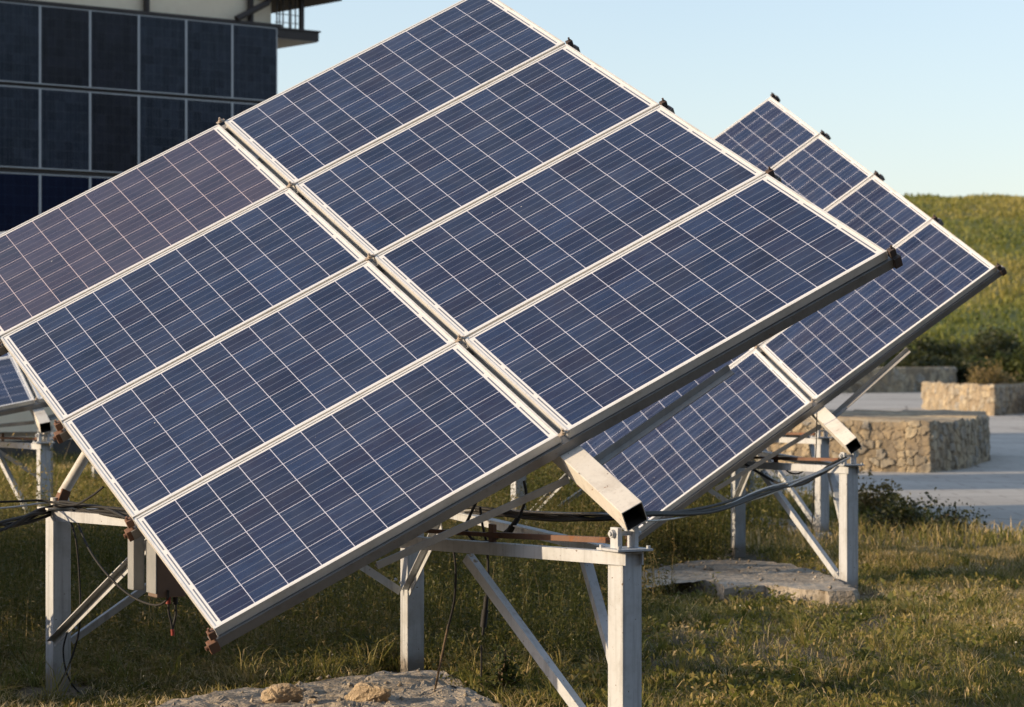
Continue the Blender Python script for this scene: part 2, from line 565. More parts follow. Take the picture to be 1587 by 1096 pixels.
def spline(pts, n=10):
    """smooth curve through the points (Catmull-Rom)"""
    P = [Vector(p) for p in pts]
    P = [P[0] * 2 - P[1]] + P + [P[-1] * 2 - P[-2]]
    out = []
    for i in range(1, len(P) - 2):
        for k in range(n):
            t = k / n
            a, b, c, d = P[i - 1:i + 3]
            out.append(0.5 * ((2 * b) + (c - a) * t + (2 * a - 5 * b + 4 * c - d) * t * t + (3 * b - a - 3 * c + d) * t ** 3))
    out.append(P[-2])
    return out


def np_mesh(name, verts, quads, tris, m, tint_q=None, tint_t=None, smooth=False):
    """mesh straight from arrays, with a per-face 'tint' value"""
    me = bpy.data.meshes.new(name)
    nq, nt = len(quads), len(tris)
    loops = np.concatenate([np.asarray(quads, np.int32).ravel(), np.asarray(tris, np.int32).ravel()])
    me.vertices.add(len(verts))
    me.vertices.foreach_set('co', np.asarray(verts, np.float32).ravel())
    me.loops.add(len(loops))
    me.loops.foreach_set('vertex_index', loops)
    me.polygons.add(nq + nt)
    st = np.concatenate([np.arange(nq) * 4, nq * 4 + np.arange(nt) * 3]).astype(np.int32)
    me.polygons.foreach_set('loop_start', st)
    if smooth:
        me.polygons.foreach_set('use_smooth', np.ones(nq + nt, bool))
    me.update(calc_edges=True)
    me.validate()
    if tint_q is not None or tint_t is not None:
        at_ = me.attributes.new('tint', 'FLOAT', 'FACE')
        tq = tint_q if tint_q is not None else np.zeros(nq)
        tt = tint_t if tint_t is not None else np.zeros(nt)
        at_.data.foreach_set('value', np.concatenate([tq, tt]).astype(np.float32))
    me.materials.append(m)
    o = bpy.data.objects.new(name, me)
    col.objects.link(o)
    return o


def vnoise(x, y, seed=0):
    """smooth 2D value noise, arrays in, 0..1 out"""
    def h(i, j):
        v = np.sin(i * 127.1 + j * 311.7 + seed * 74.7) * 43758.5453
        return v - np.floor(v)
    xi, yi = np.floor(x), np.floor(y)
    fx, fy = x - xi, y - yi
    fx, fy = fx * fx * (3 - 2 * fx), fy * fy * (3 - 2 * fy)
    return (h(xi, yi) * (1 - fx) + h(xi + 1, yi) * fx) * (1 - fy) + (h(xi, yi + 1) * (1 - fx) + h(xi + 1, yi + 1) * fx) * fy


def fbm(x, y, seed=0, o=4):
    s, a, t = 0, 0.5, 0
    for k in range(o):
        s = s + a * vnoise(x * 2 ** k, y * 2 ** k, seed + k)
        t += a
        a *= 0.5
    return s / t


def inside(px, py, poly):
    """points in polygon, arrays"""
    r = np.zeros(len(px), bool)
    n = len(poly)
    for i in range(n):
        (x0, y0), (x1, y1) = poly[i], poly[(i + 1) % n]
        c = ((y0 > py) != (y1 > py)) & (px < (x1 - x0) * (py - y0) / (y1 - y0 + 1e-12) + x0)
        r ^= c
    return r


# ------------------------------------------------------------------ ground, paving, hill
mb = MB()
mb.add([(-2500, -200, 0), (2500, -200, 0), (2500, 4000, 0), (-2500, 4000, 0)], [(0, 1, 2, 3)])
tag(mb.build('ground', M['ground']), kind='structure')

PAVE = [gnd(x, y) for x, y in [(1010, 770), (1120, 772), (1230, 776), (1330, 776), (1385, 790), (1440, 806), (1520, 822), (1590, 834), (1700, 850)]]
PAVE = [(p.x, p.y) for p in PAVE] + [(16, 24), (45, 60), (45, 128), (3, 128)]
mb = MB()
mb.add([(x, y, 0.004) for x, y in PAVE], [tuple(range(len(PAVE)))])
tag(mb.build('pavement', M['paving']), kind='structure')


def hill_h(x, y):
    t = np.clip((y - 126) / 84.0, 0, 1)
    base = 14.1 * (t * t * (3 - 2 * t)) * 0.55 + 14.1 * t * 0.45
    return base + 0.9 * (fbm(x * 0.02, y * 0.02, 3) - 0.5) * t


gx = np.concatenate([np.arange(-120, 10, 5.0), np.arange(10, 60, 0.6), np.arange(60, 161, 5.0)])
gy = np.arange(124, 262, 0.9)
X, Y = np.meshgrid(gx, gy)
Z = hill_h(X, Y) + 0.45 * (fbm(X * 0.45, Y * 0.45, 9) - 0.5) - 0.05
nx_, ny_ = len(gx), len(gy)
idx = np.arange(nx_ * ny_).reshape(ny_, nx_)
q = np.stack([idx[:-1, :-1], idx[:-1, 1:], idx[1:, 1:], idx[1:, :-1]], -1).reshape(-1, 4)
Zf = Z.ravel()
o = np_mesh('hill', np.stack([X.ravel(), Y.ravel(), Zf], -1), q, np.zeros((0, 3), int), M['hill_grass'],
            tint_q=np.clip(fbm(X * 0.10, Y * 0.06, 21)[:-1, :-1].ravel() * 2.2 - 0.6 + rng.normal(0, .06, len(q)), 0, 1), smooth=True)
tag(o, kind='structure')


# wooded bank behind the photographer and on the right: unseen, added to keep the sky off faces turned that way
bx_ = np.arange(-45, 130, 3.0)
ht = np.array([0, 6, 13, 19, 24, 27, 28, 28])
V_, row = [], len(ht)
for i_, xx in enumerate(bx_):
    yy = -16 - 0.10 * xx if xx < 25 else -18.5 + (xx - 25) * 0.62
    for j_, hh in enumerate(ht):
        d_ = j_ * 3.2
        kx, ky = (0.0, -1.0) if xx < 25 else (0.53, -0.85)
        nz_ = float(fbm(np.array([xx * .21]), np.array([j_ * .8]), 2)[0])
        V_.append((xx + kx * d_, yy + ky * d_ + 2 * (nz_ - .5), hh * (0.75 + 0.5 * nz_) * (0.9 if xx < 25 else 0.6)))
ix_ = np.arange(len(V_)).reshape(len(bx_), row)
Q_ = np.stack([ix_[:-1, :-1], ix_[1:, :-1], ix_[1:, 1:], ix_[:-1, 1:]], -1).reshape(-1, 4)
tag(np_mesh('hill', np.array(V_), Q_, np.zeros((0, 3), int), M['bank'], smooth=True), kind='structure')  # added sky-blocking bank, out of view


# ------------------------------------------------------------------ solar tracker
PW, PH, PGU, PV_, FR = 1.658, 0.995, 0.034, 1.01, 0.040
PIV_V, PIV_N = 4.5, 0.14           # where the axis is carried: 4.5 m down the table, 0.14 m behind the glass
TILT = math.radians(23.4)
PIV_H = 1.118
PLATE = 0.952                       # top of the posts
POSTS = [Vector((0, 0)), Vector((0.83, 3.55)), Vector((-1.08, 3.85))]
TOP_W = PIV_V - 0.42                # upper bearing, distance up the axis


def table_matrix(roll):
    return Matrix.Translation((0, 0, PIV_H)) @ Matrix.Rotation(TILT, 4, 'X') @ Matrix.Rotation(-roll, 4, 'Y')


def panel_frame_mesh():
    m_ = MB()
    lip, t = 0.011, 0.0022
    m_.box((0, 0, -FR), (PW, lip, 0))
    m_.box((0, PH - lip, -FR), (PW, PH, 0))
    m_.box((0, lip, -FR), (lip, PH - lip, 0))
    m_.box((PW - lip, lip, -FR), (PW, PH - lip, 0))
    return m_.mesh('solar_panel', M['alu'])


FRAME_ME = panel_frame_mesh()
CX0 = (PW - 10 * PITCH) / 2
CY0 = (PH - 6 * PITCH) / 2
g_ = MB()
g_.box((0.011 - CX0, 0.011 - CY0, -0.006), (PW - 0.011 - CX0, PH - 0.011 - CY0, 0))
GLASS_ME = g_.mesh('cell_glass', M['glass'])
g_ = MB()
g_.box((0.011 - CX0, 0.011 - CY0, -0.006), (PW - 0.011 - CX0, PH - 0.011 - CY0, 0))
GLASS_BROWN_ME = g_.mesh('cell_glass', M['glass_brown'])


def part(name, me, parent, mat):
    o = bpy.data.objects.new(name, me)
    col.objects.link(o)
    o.parent = parent
    o.matrix_local = mat
    return o


def make_tracker(loc, rotz, roll, brown=(), seed=0):
    """first tracker: every part; returns the Empty, table parts are flagged so that copies can be turned about the axis"""
    r_ = random.Random(seed)
    root = empty('solar_tracker', loc, rotz)
    T = table_matrix(roll)
    for c in range(2):
        for rw in range(4):
            u0 = -(PW + PGU / 2) if c == 0 else PGU / 2
            v1 = (rw + 1) * PV_ - 0.0075
            w0 = PIV_V - v1
            jit = Matrix.Rotation(r_.gauss(0, 0.0016), 4, 'X') @ Matrix.Rotation(r_.gauss(0, 0.0012), 4, 'Y')
            Mp = T @ Matrix.Translation((u0 + r_.gauss(0, .0012), w0 + r_.gauss(0, .0012), PIV_N)) @ jit
            fr = part('solar_panel', FRAME_ME, root, Mp)
            fr['tb'] = 1
            gl = part('cell_glass', GLASS_BROWN_ME if (c, rw) in brown else GLASS_ME, fr, Matrix.Translation((CX0, CY0, -0.0035)))
            if (c, rw) in brown:
                fr['label'] = 'panel with brownish purple cells'
    # rails under the row joints: channels across the table
    for j in range(5):
        w = PIV_V - j * PV_
        m_ = MB()
        z1 = PIV_N - FR - 0.003
        wd = 0.05
        off = 0.0185 if j == 4 else (0.012 if j == 0 else 0)
        z0 = z1 - 0.045
        y0, y1 = w - wd / 2 + off, w + wd / 2 + off
        a, b2 = -1.675 - 0.035, 1.675 + 0.055
        m_.box((a, y0, z0), (b2, y0 + 0.005, z1))
        m_.box((a, y0 + 0.005, z1 - 0.005), (b2, y1, z1))
        m_.box((a, y0 + 0.005, z0), (b2, y1, z0 + 0.005))
        o = m_.build('rail', M['rail'], root, 0, T)
        o['tb'] = 1
        # end clamps and centre clamps on the rail
        for uu, big in ((-1.675, 1), (0.0, 0), (1.675, 1)):
            m_ = MB()
            if big:
                s = 1 if uu > 0 else -1
                e = 0.056 if s < 0 else 0.05
                m_.box((uu + s * 0.012, w - 0.020, z0 - 0.004), (uu + s * e, w + 0.016, z1 + 0.002))
                m_.box((uu + s * 0.004, w - 0.015, z1 + 0.012), (uu + s * 0.036, w + 0.015, PIV_N + 0.006))
                m_.tube([(uu + s * 0.024, w, PIV_N - 0.02), (uu + s * 0.024, w, PIV_N + 0.022)], 0.006, 6)
                if s < 0:
                    m_.tube([(uu + s * e, w, z1 - 0.02), (uu + s * (e + .012), w, z1 - 0.02)], 0.011, 6)
                o = m_.build('end_clamp', M['rust'] if uu < 0 else M['dark'], root, 0.003, T)
            else:
                m_.box((-0.024, w - 0.011, PIV_N + 0.0005), (0.024, w + 0.011, PIV_N + 0.005))
                m_.tube([(0, w, PIV_N), (0, w, PIV_N + 0.026)], 0.006, 6)
                m_.tube([(0, w, PIV_N + 0.004), (0, w, PIV_N + 0.013)], 0.012, 6)
                o = m_.build('centre_clamp', M['clamp'], root, 0.0, T)
            o['tb'] = 1
    # rail stays: from a saddle under the tube out to the rail, both sides, at the two end rails
    for j in (0, 2, 4):
        w = PIV_V - j * PV_
        for s in (-1, 1):
            m_ = MB()
            off = -0.03 if j == 4 else 0.03
            m_.angle((s * 0.052, w - 0.02, -0.088 if s < 0 else -0.07), (s * (0.96 if s < 0 else 0.80), w - 0.02, PIV_N - FR - 0.086), 0.036, 0.036, 0.005, (0, 0, 1), 1)
            o = m_.build('rail_stay', M['stay'], root, 0, T)
            o['tb'] = 1
    # the axis: a hollow square tube
    h, t = 0.05, 0.005
    m_ = MB()
    m_.prism((0, -0.085, 0), (0, PIV_V + 0.05, 0), [(-h, -h), (h, -h), (h, h), (-h, h)], (0, 0, 1),
             [(-h + t, -h + t), (h - t, -h + t), (h - t, h - t), (-h + t, h - t)])
    o = m_.build('axis_tube', M['tube'], root, 0.003, T)
    o.data.materials.append(M['inner'])
    for i in range(4, 8):
        o.data.polygons[i].material_index = 1
    o['tb'] = 1
    # bent lug welded under the lower end, plate with two ears on the post
    m_ = MB()
    m_.box((-0.046, -0.07, -0.058), (-0.034, 0.07, -0.0505))
    m_.box((-0.014, -0.05, -0.115), (0.014, 0.03, -0.0505))
    m_.box((0.03, -0.075, -0.075), (0.042, 0.01, -0.0505))
    o = m_.build('tube_lug', M['tube'], root, 0.002, T)
    o['tb'] = 1
    m_ = MB()
    m_.box((-0.085, -0.085, PLATE - 0.010), (0.085, 0.085, PLATE))
    m_.box((-0.052, -0.03, PLATE), (-0.030, 0.03, PLATE + 0.085))
    m_.box((0.030, -0.03, PLATE), (0.048, 0.03, PLATE + 0.085))
    m_.tube([(-0.075, 0, PLATE + 0.06), (0.075, 0, PLATE + 0.06)], 0.010, 8)
    m_.tube([(-0.068, 0, PLATE + 0.06), (-0.053, 0, PLATE + 0.06)], 0.018, 6)
    m_.tube([(0.049, 0, PLATE + 0.06), (0.064, 0, PLATE + 0.06)], 0.018, 6)
    for sx in (-1, 1):
        for sy in (-1, 1):
            m_.tube([(sx * .07, sy * .07, PLATE - .002), (sx * .07, sy * .07, PLATE + .012)], 0.009, 6)
    m_.build('pivot_bracket', M['post'], root, 0.0015)
    # posts: 0.1 m square hollow sections
    turn = [math.radians(7), math.radians(-4), math.radians(4)]
    for i, p in enumerate(POSTS):
        m_ = MB()
        a = turn[i]
        c, s = math.cos(a) * 0.05, math.sin(a) * 0.05
        z1 = PLATE - 0.0105
        cs = [(p.x + sx * c - sy * s, p.y + sx * s + sy * c) for sx, sy in ((-1, -1), (1, -1), (1, 1), (-1, 1))]
        m_.add([(x, y, -0.2) for x, y in cs] + [(x, y, z1) for x, y in cs],
               [(3, 2, 1, 0), (4, 5, 6, 7), (0, 1, 5, 4), (1, 2, 6, 5), (2, 3, 7, 6), (3, 0, 4, 7)])
        m_.build('post', M['post'], root, 0.004)
        if i > 0:
            m_ = MB()
            m_.box((p.x - .085, p.y - .085, PLATE - 0.010), (p.x + .085, p.y + .085, PLATE))
            m_.tube([(p.x - .02, p.y, PLATE), (p.x - .02, p.y, PLATE + .05)], 0.022, 8)
            m_.tube([(p.x + .05, p.y + .02, PLATE), (p.x + .05, p.y + .02, PLATE + .045)], 0.018, 8)
            m_.build('post_plate', M['tube'], root, 0.0015)
    # ring of beams and their knee braces
    def v3(p, z):
        return Vector((p.x, p.y, z))
    zb = PLATE - 0.040
    for i, j in ((0, 2), (0, 1), (1, 2)):
        p, q_ = v3(POSTS[i], zb), v3(POSTS[j], zb)
        d = (q_ - p).normalized()
        side = d.cross(Vector((0, 0, 1)))
        out = side if (i, j) != (0, 2) else -side
        e0 = -0.06 if i == 0 else 0.06
        m_ = MB()
        pa, pb = p + d * e0 + out * 0.058, q_ - d * 0.055 + out * 0.058
        fl = 1 if (i, j) != (0, 2) else -1
        P = [(-0.004, -0.028), (0.004, -0.028), (0.004, 0.020), (-0.044 * fl, 0.020), (-0.044 * fl, 0.028), (0.004, 0.028) if fl > 0 else (-0.004, 0.028)]
        # angle iron: upright leg outside, flat leg on top
        m_.bar(pa, pb, 0.006, 0.052)
        m_.bar(pa - out * 0.0275 + Vector((0, 0, 0.023)), pb - out * 0.0275 + Vector((0, 0, 0.023)), 0.0488, 0.006)
        m_.build('beam', M['post'], root)
    def brace(i, j, run, drop, side_off):
        p, q_ = v3(POSTS[i], 0), v3(POSTS[j], 0)
        d = (q_ - p).normalized()
        side = d.cross(Vector((0, 0, 1)))
        a = p + d * 0.055 + side * side_off + Vector((0, 0, PLATE - 0.06 - drop))
        b2 = p + d * (0.055 + run) + side * side_off + Vector((0, 0, PLATE - 0.075))
        m_ = MB()
        m_.angle(a, b2, 0.042, 0.042, 0.005, (side.x, side.y, side.z), 1)
        dd = (b2 - a).normalized()
        for e_, sg in ((a, 1), (b2, -1)):
            for t_ in (0.025, 0.06):
                c_ = e_ + dd * sg * t_ + side * 0.004
                m_.tube([c_ - dd.cross(side) * 0.02 + side * 0.0, c_ - dd.cross(side) * 0.02 - side * 0.014], 0.008, 6)
        m_.build('brace', M['post'], root)
    brace(0, 2, 0.86, 0.78, -0.02)
    brace(0, 1, 0.60, 0.62, 0.02)
    brace(1, 0, 0.70, 0.42, 0.03)
    brace(1, 2, 0.62, 0.42, 0.0)
    brace(2, 0, 0.90, 0.62, 0.072)
    brace(2, 1, 0.90, 0.62, 0.0)
    # upper bearing carried by two tube struts from the back posts
    top = Vector((0, TOP_W * math.cos(TILT), PIV_H + TOP_W * math.sin(TILT)))
    for i in (1, 2):
        p = v3(POSTS[i], PLATE + 0.03)
        d = (top - p).normalized()
        m_ = MB()
        m_.tube([p + d * 0.04, top - d * 0.06], 0.028, 12)
        m_.build('strut', M['tube'], root)
        m_ = MB()
        m_.bar(p - Vector((0, 0, 0.03)), p + d * 0.07, 0.05, 0.06, (0, 1, 0))
        m_.build('strut_foot', M['rust'], root, 0.004)
    m_ = MB()
    m_.tube([top + Vector((0, -.05, -.02)), top + Vector((0, .05, .02))], 0.085, 14)
    m_.build('bearing', M['post'], root)
    # rusty push rod from the lower post to the frame
    d = (v3(POSTS[2], 0) - v3(POSTS[0], 0)).normalized()
    a = Vector((-0.02, 0.03, PLATE + 0.028))
    m_ = MB()
    m_.bar(a + d * 0.05, a + d * 0.75 + Vector((0, 0, -0.012)), 0.03, 0.024)
    m_.bar(a + d * 0.75 + Vector((0, 0, -0.012)), a + d * 1.9 + Vector((0, 0, -0.018)), 0.022, 0.018)
    m_.bar(a + d * 0.73 + Vector((0, 0, 0.035)), a + d * 0.73 + Vector((0, 0, -0.09)), 0.04, 0.02, (1, 0, 0))
    m_.build('push_rod', M['rust'], root, 0.002)
    return root


def copy_tracker(src, src_roll, loc, rotz, roll, slide=0.0):
    n = src.copy()
    col.objects.link(n)
    n.location = loc
    n.rotation_euler = (0, 0, rotz)
    A, B = table_matrix(src_roll).inverted(), table_matrix(roll)
    for ch in src.children:
        c = ch.copy()
        col.objects.link(c)
        c.parent = n
        if 'tb' in ch:
            sl = 0.0 if ch.name.startswith(('axis_tube', 'tube_lug')) else slide
            c.matrix_local = B @ Matrix.Translation((0, sl, 0)) @ A @ ch.matrix_local
        for g in ch.children:
            d = g.copy()
            col.objects.link(d)
            d.parent = c
            if d.data == GLASS_BROWN_ME:
                d.data = GLASS_ME
        if 'label' in c:
            del c['label']
    return n


# pose of the first two trackers: lower bearing position, turn about the vertical, turn about the axis
A1 = Vector((0.4628, 10.66, 0))
ROT1, ROLL1 = math.atan2(0.447, 0.80), math.radians(30.6)
A2 = Vector((2.43, 18.75, 0))
ROT2, ROLL2 = math.atan2(0.327, 0.862), math.radians(39.9)
G_TR = 'solar trackers standing in the meadow'
tr1 = make_tracker(A1, ROT1, ROLL1, brown=((0, 0),), seed=3)
bpy.context.view_layer.update()
tag(tr1, 'large tilted solar tracker in the foreground, one upper panel brownish', 'solar tracker', G_TR)
tr2 = copy_tracker(tr1, ROLL1, A2, ROT2, ROLL2)
tag(tr2, 'solar tracker half hidden behind the big foreground one, its tilted corner against the grassy hill', 'solar tracker', G_TR)
tr3 = copy_tracker(tr1, ROLL1, Vector((2.96, 24.8, 0)), ROT2 - 0.03, ROLL2)
tag(tr3, 'solar tracker glimpsed beyond the second one, only its thin legs and tube end showing', 'solar tracker', G_TR)
tr4 = copy_tracker(tr1, ROLL1, Vector((-4.22, 23.4, 0)), ROT2 + math.radians(2), math.radians(12), -0.24)
tag(tr4, 'distant solar tracker with dark panels at the left picture edge before the cream wall', 'solar tracker', G_TR)

tr_shade = copy_tracker(tr1, ROLL1, Vector((-3.1, 31.0, 0)), ROT2, ROLL2)  # hidden from view, added to cast shade on the plaza
tag(tr_shade, 'unseen solar tracker added straight behind the foreground one to shade the plaza', 'solar tracker', G_TR)

# ------------------------------------------------------------------ cables, boxes
def cable(name, pts, r, m, label, group=None, n=10, cat='cable'):
    mb = MB()
    mb.tube(spline(pts, n), r, 6)
    o = mb.build(name, m)
    return tag(o, label, cat, group)


def wob(pts, k, amp):
    rr = random.Random(k)
    return [p + Vector((rr.uniform(-amp, amp), rr.uniform(-amp, amp), rr.uniform(-amp, amp))) for p in pts]


run = [at(715, 786, 13.2), at(760, 793, 13.1), at(850, 801, 12.9), at(930, 803, 12.7), at(1010, 801, 13.1), at(1100, 788, 14.8), at(1180, 764, 16.8),
       at(1240, 748, 18.0), at(1282, 728, 18.5), at(1312, 712, 18.66)]
for k in range(4):
    cable('power_cable', wob(run, 20 + k, 0.022), 0.0095, M['cable'],
          'black power cable in the sagging bundle between the two big trackers', 'black cables sagging between the two big trackers')
for k in range(2):
    cable('power_cable', wob(run, 40 + k, 0.028), 0.006, M['cable_white'],
          'thin pale cable running along the sagging black bundle between the two big trackers', 'pale cables in the sagging bundle')
loop2 = [at(1150, 716, 19.2), at(1180, 735, 19.2), at(1215, 752, 19.1), at(1250, 748, 18.9), at(1284, 722, 18.75), at(1305, 712, 18.7)]
cable('power_cable', loop2, 0.011, M['cable'], 'thick black cable looping under the second tracker frame')
loop3 = [at(1210, 722, 19.3), at(1225, 733, 19.3), at(1240, 733, 19.2), at(1254, 722, 19.2)]
cable('power_cable', loop3, 0.006, M['cable'], 'short black cable loop below the joint of the second tracker push rod')
cable('power_cable', [at(1266, 640, 18.9), at(1265, 690, 19), at(1262, 750, 19), at(1258, 820, 19.1)], 0.004, M['cable'],
      'thin black wire hanging straight down beside the leg of the second tracker')

G_L = 'black cables coming from the left picture edge'
left = [at(-40, 822, 12.6), at(0, 817, 12.9), at(35, 806, 13.2), at(66, 793, 13.42), at(95, 785, 13.43), at(150, 788, 13.2), at(215, 800, 12.75)]
for k in range(5):
    cable('power_cable', wob(left, 60 + k, 0.03), 0.0085, M['cable'],
          'black cable running from the left picture edge over the left post top', G_L)
left2 = [at(-30, 779, 13.2), at(30, 777, 13.3), at(66, 776, 13.42), at(112, 783, 13.3), at(140, 770, 13.0), at(160, 755, 12.8)]
cable('power_cable', left2, 0.006, M['cable'], 'single thin black cable arriving level with the left post plate')
cable('power_cable', [at(-30, 790, 13.0), at(20, 786, 13.2), at(66, 780, 13.4), at(100, 779, 13.45)], 0.005, M['cable_white'],
      'thin pale cable arriving from the left at the left post plate')
cable('power_cable', [at(112, 790, 13.35), at(122, 815, 13.3), at(140, 855, 13.1), at(170, 895, 12.9), at(205, 925, 12.75), at(240, 938, 12.6), at(258, 930, 12.55), at(261, 915, 12.55)],
      0.006, M['cable'], 'black cable drooping from the left post to the hanging box')
cable('power_cable', [at(105, 795, 13.35), at(118, 840, 13.3), at(124, 920, 13.3), at(122, 980, 13.28), at(103, 1040, 13.28), at(80, 1075, 13.25), at(58, 1088, 13.2)],
      0.0055, M['cable'], 'black cable hanging down the left post and curling round its foot')
cable('power_cable', [at(104, 980, 13.3), at(98, 1010, 13.3), at(106, 1050, 13.3), at(130, 1078, 13.4), at(175, 1086, 13.5)],
      0.005, M['cable'], 'black cable end curving away at the foot of the left post')
cable('power_cable', [at(742, 770, 12.4), at(728, 800, 12.4), at(722, 818, 12.4), at(735, 838, 12.4), at(762, 838, 12.35), at(786, 822, 12.3), at(804, 802, 12.3), at(815, 770, 12.3), at(812, 745, 12.3)],
      0.0075, M['cable'], 'black cable loop with a plug hanging below the foreground tracker edge')
mb = MB()
mb.tube([at(787, 828, 12.29), at(794, 816, 12.29)], 0.016, 8)
mb.tube([at(794, 816, 12.29), at(803, 803, 12.29)], 0.013, 8)
tag(mb.build('cable_plug', M['cable']), 'black plug on the cable loop under the foreground tracker', 'plug')
cable('power_cable', [at(744, 786, 12.4), at(748, 815, 12.4), at(755, 850, 12.4), at(756, 900, 12.4), at(752, 945, 12.4), at(748, 985, 12.4)],
      0.0065, M['cable'], 'black cable hanging down in mid air with a white tag')
mb = MB()
mb.tube([at(754, 925, 12.39), at(752, 945, 12.39)], 0.012, 8)
mb.tube([at(752, 945, 12.39), at(749, 972, 12.39)], 0.016, 8)
tag(mb.build('cable_plug', M['cable']), 'long black plug at the bottom of the hanging tagged cable', 'plug')
mb = MB()
c = at(757, 904, 12.385)
mb.box((c.x - .012, c.y - .006, c.z - .010), (c.x + .012, c.y + .006, c.z + .010))
tag(mb.build('cable_tag', M['alu']), 'small white tag clipped on the hanging black cable', 'tag')
cable('power_cable', [at(700, 835, 12.5), at(706, 880, 12.5), at(704, 930, 12.6), at(694, 975, 12.7)],
      0.006, M['cable'], 'black cable end hanging beside the middle post above the concrete')
cable('wire_stake', [at(695, 968, 12.75), at(684, 1020, 12.85), at(672, 1080, 13.0), at(668, 1110, 13.05)], 0.006, M['trunk'],
      'thin bent brown stalk standing on the concrete pad edge', cat='stalk')
mb = MB()
mb.tube([at(746, 1000, 13.2), at(746, 1096, 13.2), at(745, 1130, 13.2)], 0.0055, 6)
tag(mb.build('wire_stake', M['cable']), 'thin straight dark wire stake in the grass right of the concrete pad', 'stake')

# the box hanging under the foreground tracker
bx = empty('junction_box', at(255, 925, 12.6), ROT1)
tag(bx, 'brownish electric box hanging under the lower left corner of the foreground tracker', 'electric box')
mb = MB()
mb.box((-0.06, -0.05, 0.0), (0.09, 0.07, 0.26))
mb.build('casing', M['box_brown'], bx, 0.006)
mb = MB()
mb.box((-0.068, -0.056, 0.02), (-0.0605, 0.076, 0.27))
mb.build('side_cover', M['box_light'], bx, 0.002)
mb = MB()
mb.box((-0.13, 0.08, 0.03), (-0.07, 0.16, 0.34))
mb.build('back_unit', M['box_light'], bx, 0.005)
mb = MB()
mb.tube([(0.02, 0, 0), (0.02, 0, -0.035)], 0.014, 8)
mb.build('plug', M['red'], bx)
mb = MB()
mb.tube([(0.06, 0.01, 0), (0.06, 0.01, -0.04)], 0.014, 8)
mb.build('plug', M['cable'], bx)
mb = MB()
mb.tube(spline([(0.02, 0, -0.035), (0.022, 0, -0.08), (0.035, 0, -0.13), (0.04, 0, -0.175)]), 0.006, 6)
mb.tube(spline([(0.06, 0.01, -0.04), (0.062, 0.01, -0.09), (0.05, 0.01, -0.14), (0.046, 0.01, -0.16)]), 0.006, 6)
mb.build('lead', M['cable'], bx)
mb = MB()
mb.tube([(0.041, 0, -0.16), (0.043, 0, -0.19)], 0.010, 8)
mb.build('plug', M['red'], bx)
mb = MB()
mb.bar((-0.02, 0.03, 0.255), (-0.02, 0.10, 0.62), 0.02, 0.012, (1, 0, 0))
mb.build('hanger', M['post'], bx)


# ------------------------------------------------------------------ concrete pads and rocks
def pad(name, poly, h, label, seed, lump=1.0):
    """rough cast slab: jagged outline, uneven top"""
    P = [Vector((x, y, 0)) for x, y in poly]
    rr = random.Random(seed)
    ring = []
    for i in range(len(P)):
        a, b = P[i], P[(i + 1) % len(P)]
        n = max(2, int((b - a).length / 0.07))
        for k in range(n):
            p = a.lerp(b, k / n)
            ring.append(Vector((p.x + rr.gauss(0, .018), p.y + rr.gauss(0, .018), 0)))
    c = sum(ring, Vector()) / len(ring)
    bm = bmesh.new()
    rings = []
    for s, z in ((1.0, -0.05), (1.0, h * 0.7), (0.985, h)) + tuple((t, h) for t in np.linspace(0.965, 0.03, 44)):
        row = []
        for p in ring:
            q_ = c + (p - c) * s
            z2 = z
            if z >= h * 0.7:
                nz = float(fbm(np.array([q_.x * 3.0]), np.array([q_.y * 3.0]), seed)[0])
                nf = float(vnoise(np.array([q_.x * 22]), np.array([q_.y * 22]), seed + 5)[0])
                n3_ = float(fbm(np.array([q_.x * 9]), np.array([q_.y * 9]), seed + 9)[0])
                z2 = z + lump * (0.07 * (nz - 0.5) + 0.02 * (nf - .5) + 0.045 * max(0.0, n3_ - .5))
            row.append(bm.verts.new((q_.x, q_.y, z2)))
        rings.append(row)
    n = len(ring)
    for a, b in zip(rings[:-1], rings[1:]):
        for i in range(n):
            bm.faces.new((a[i], a[(i + 1) % n], b[(i + 1) % n], b[i]))
    bm.faces.new(rings[-1])
    bmesh.ops.recalc_face_normals(bm, faces=bm.faces)
    me = bpy.data.meshes.new(name)
    bm.to_mesh(me)
    bm.free()
    me.materials.append(M['concrete'])
    o = bpy.data.objects.new(name, me)
    col.objects.link(o)
    return tag(o, label, 'concrete pad', 'cast concrete pads under the tracker posts')


PAD1 = [(p.x, p.y) for p in (gnd(150, 1110, .06), gnd(330, 1076, .06), gnd(480, 1058, .06), gnd(600, 1042, .06), gnd(690, 1042, .06), gnd(735, 1070, .06), gnd(790, 1104, .06), gnd(700, 1180, .06), gnd(300, 1180, .06))]
PAD2 = [(p.x, p.y) for p in (gnd(960, 922, .1), gnd(985, 888, .1), gnd(1080, 872, .1), gnd(1190, 872, .1), gnd(1275, 890, .1), gnd(1335, 920, .1), gnd(1290, 921, .1), gnd(1190, 911, .1), gnd(1125, 916, .1), gnd(1110, 904, .1), gnd(1030, 902, .1))]
PAD3 = [(p.x, p.y) for p in (gnd(1140, 806, .05), gnd(1180, 799, .05), gnd(1230, 806, .05), gnd(1290, 826, .05), gnd(1270, 832, .05), gnd(1200, 818, .05))]
pad('concrete_pad', PAD1, 0.06, 'rough concrete pad at the foot of the foreground tracker, stones lying on it', 4)
pad('concrete_pad', PAD2, 0.12, 'broken-edged pale concrete pad in the grass under the second tracker', 5, 0.35)
pad('concrete_pad', PAD3, 0.05, 'small shaded concrete pad beside the thin legs of the third tracker', 6, 0.35)


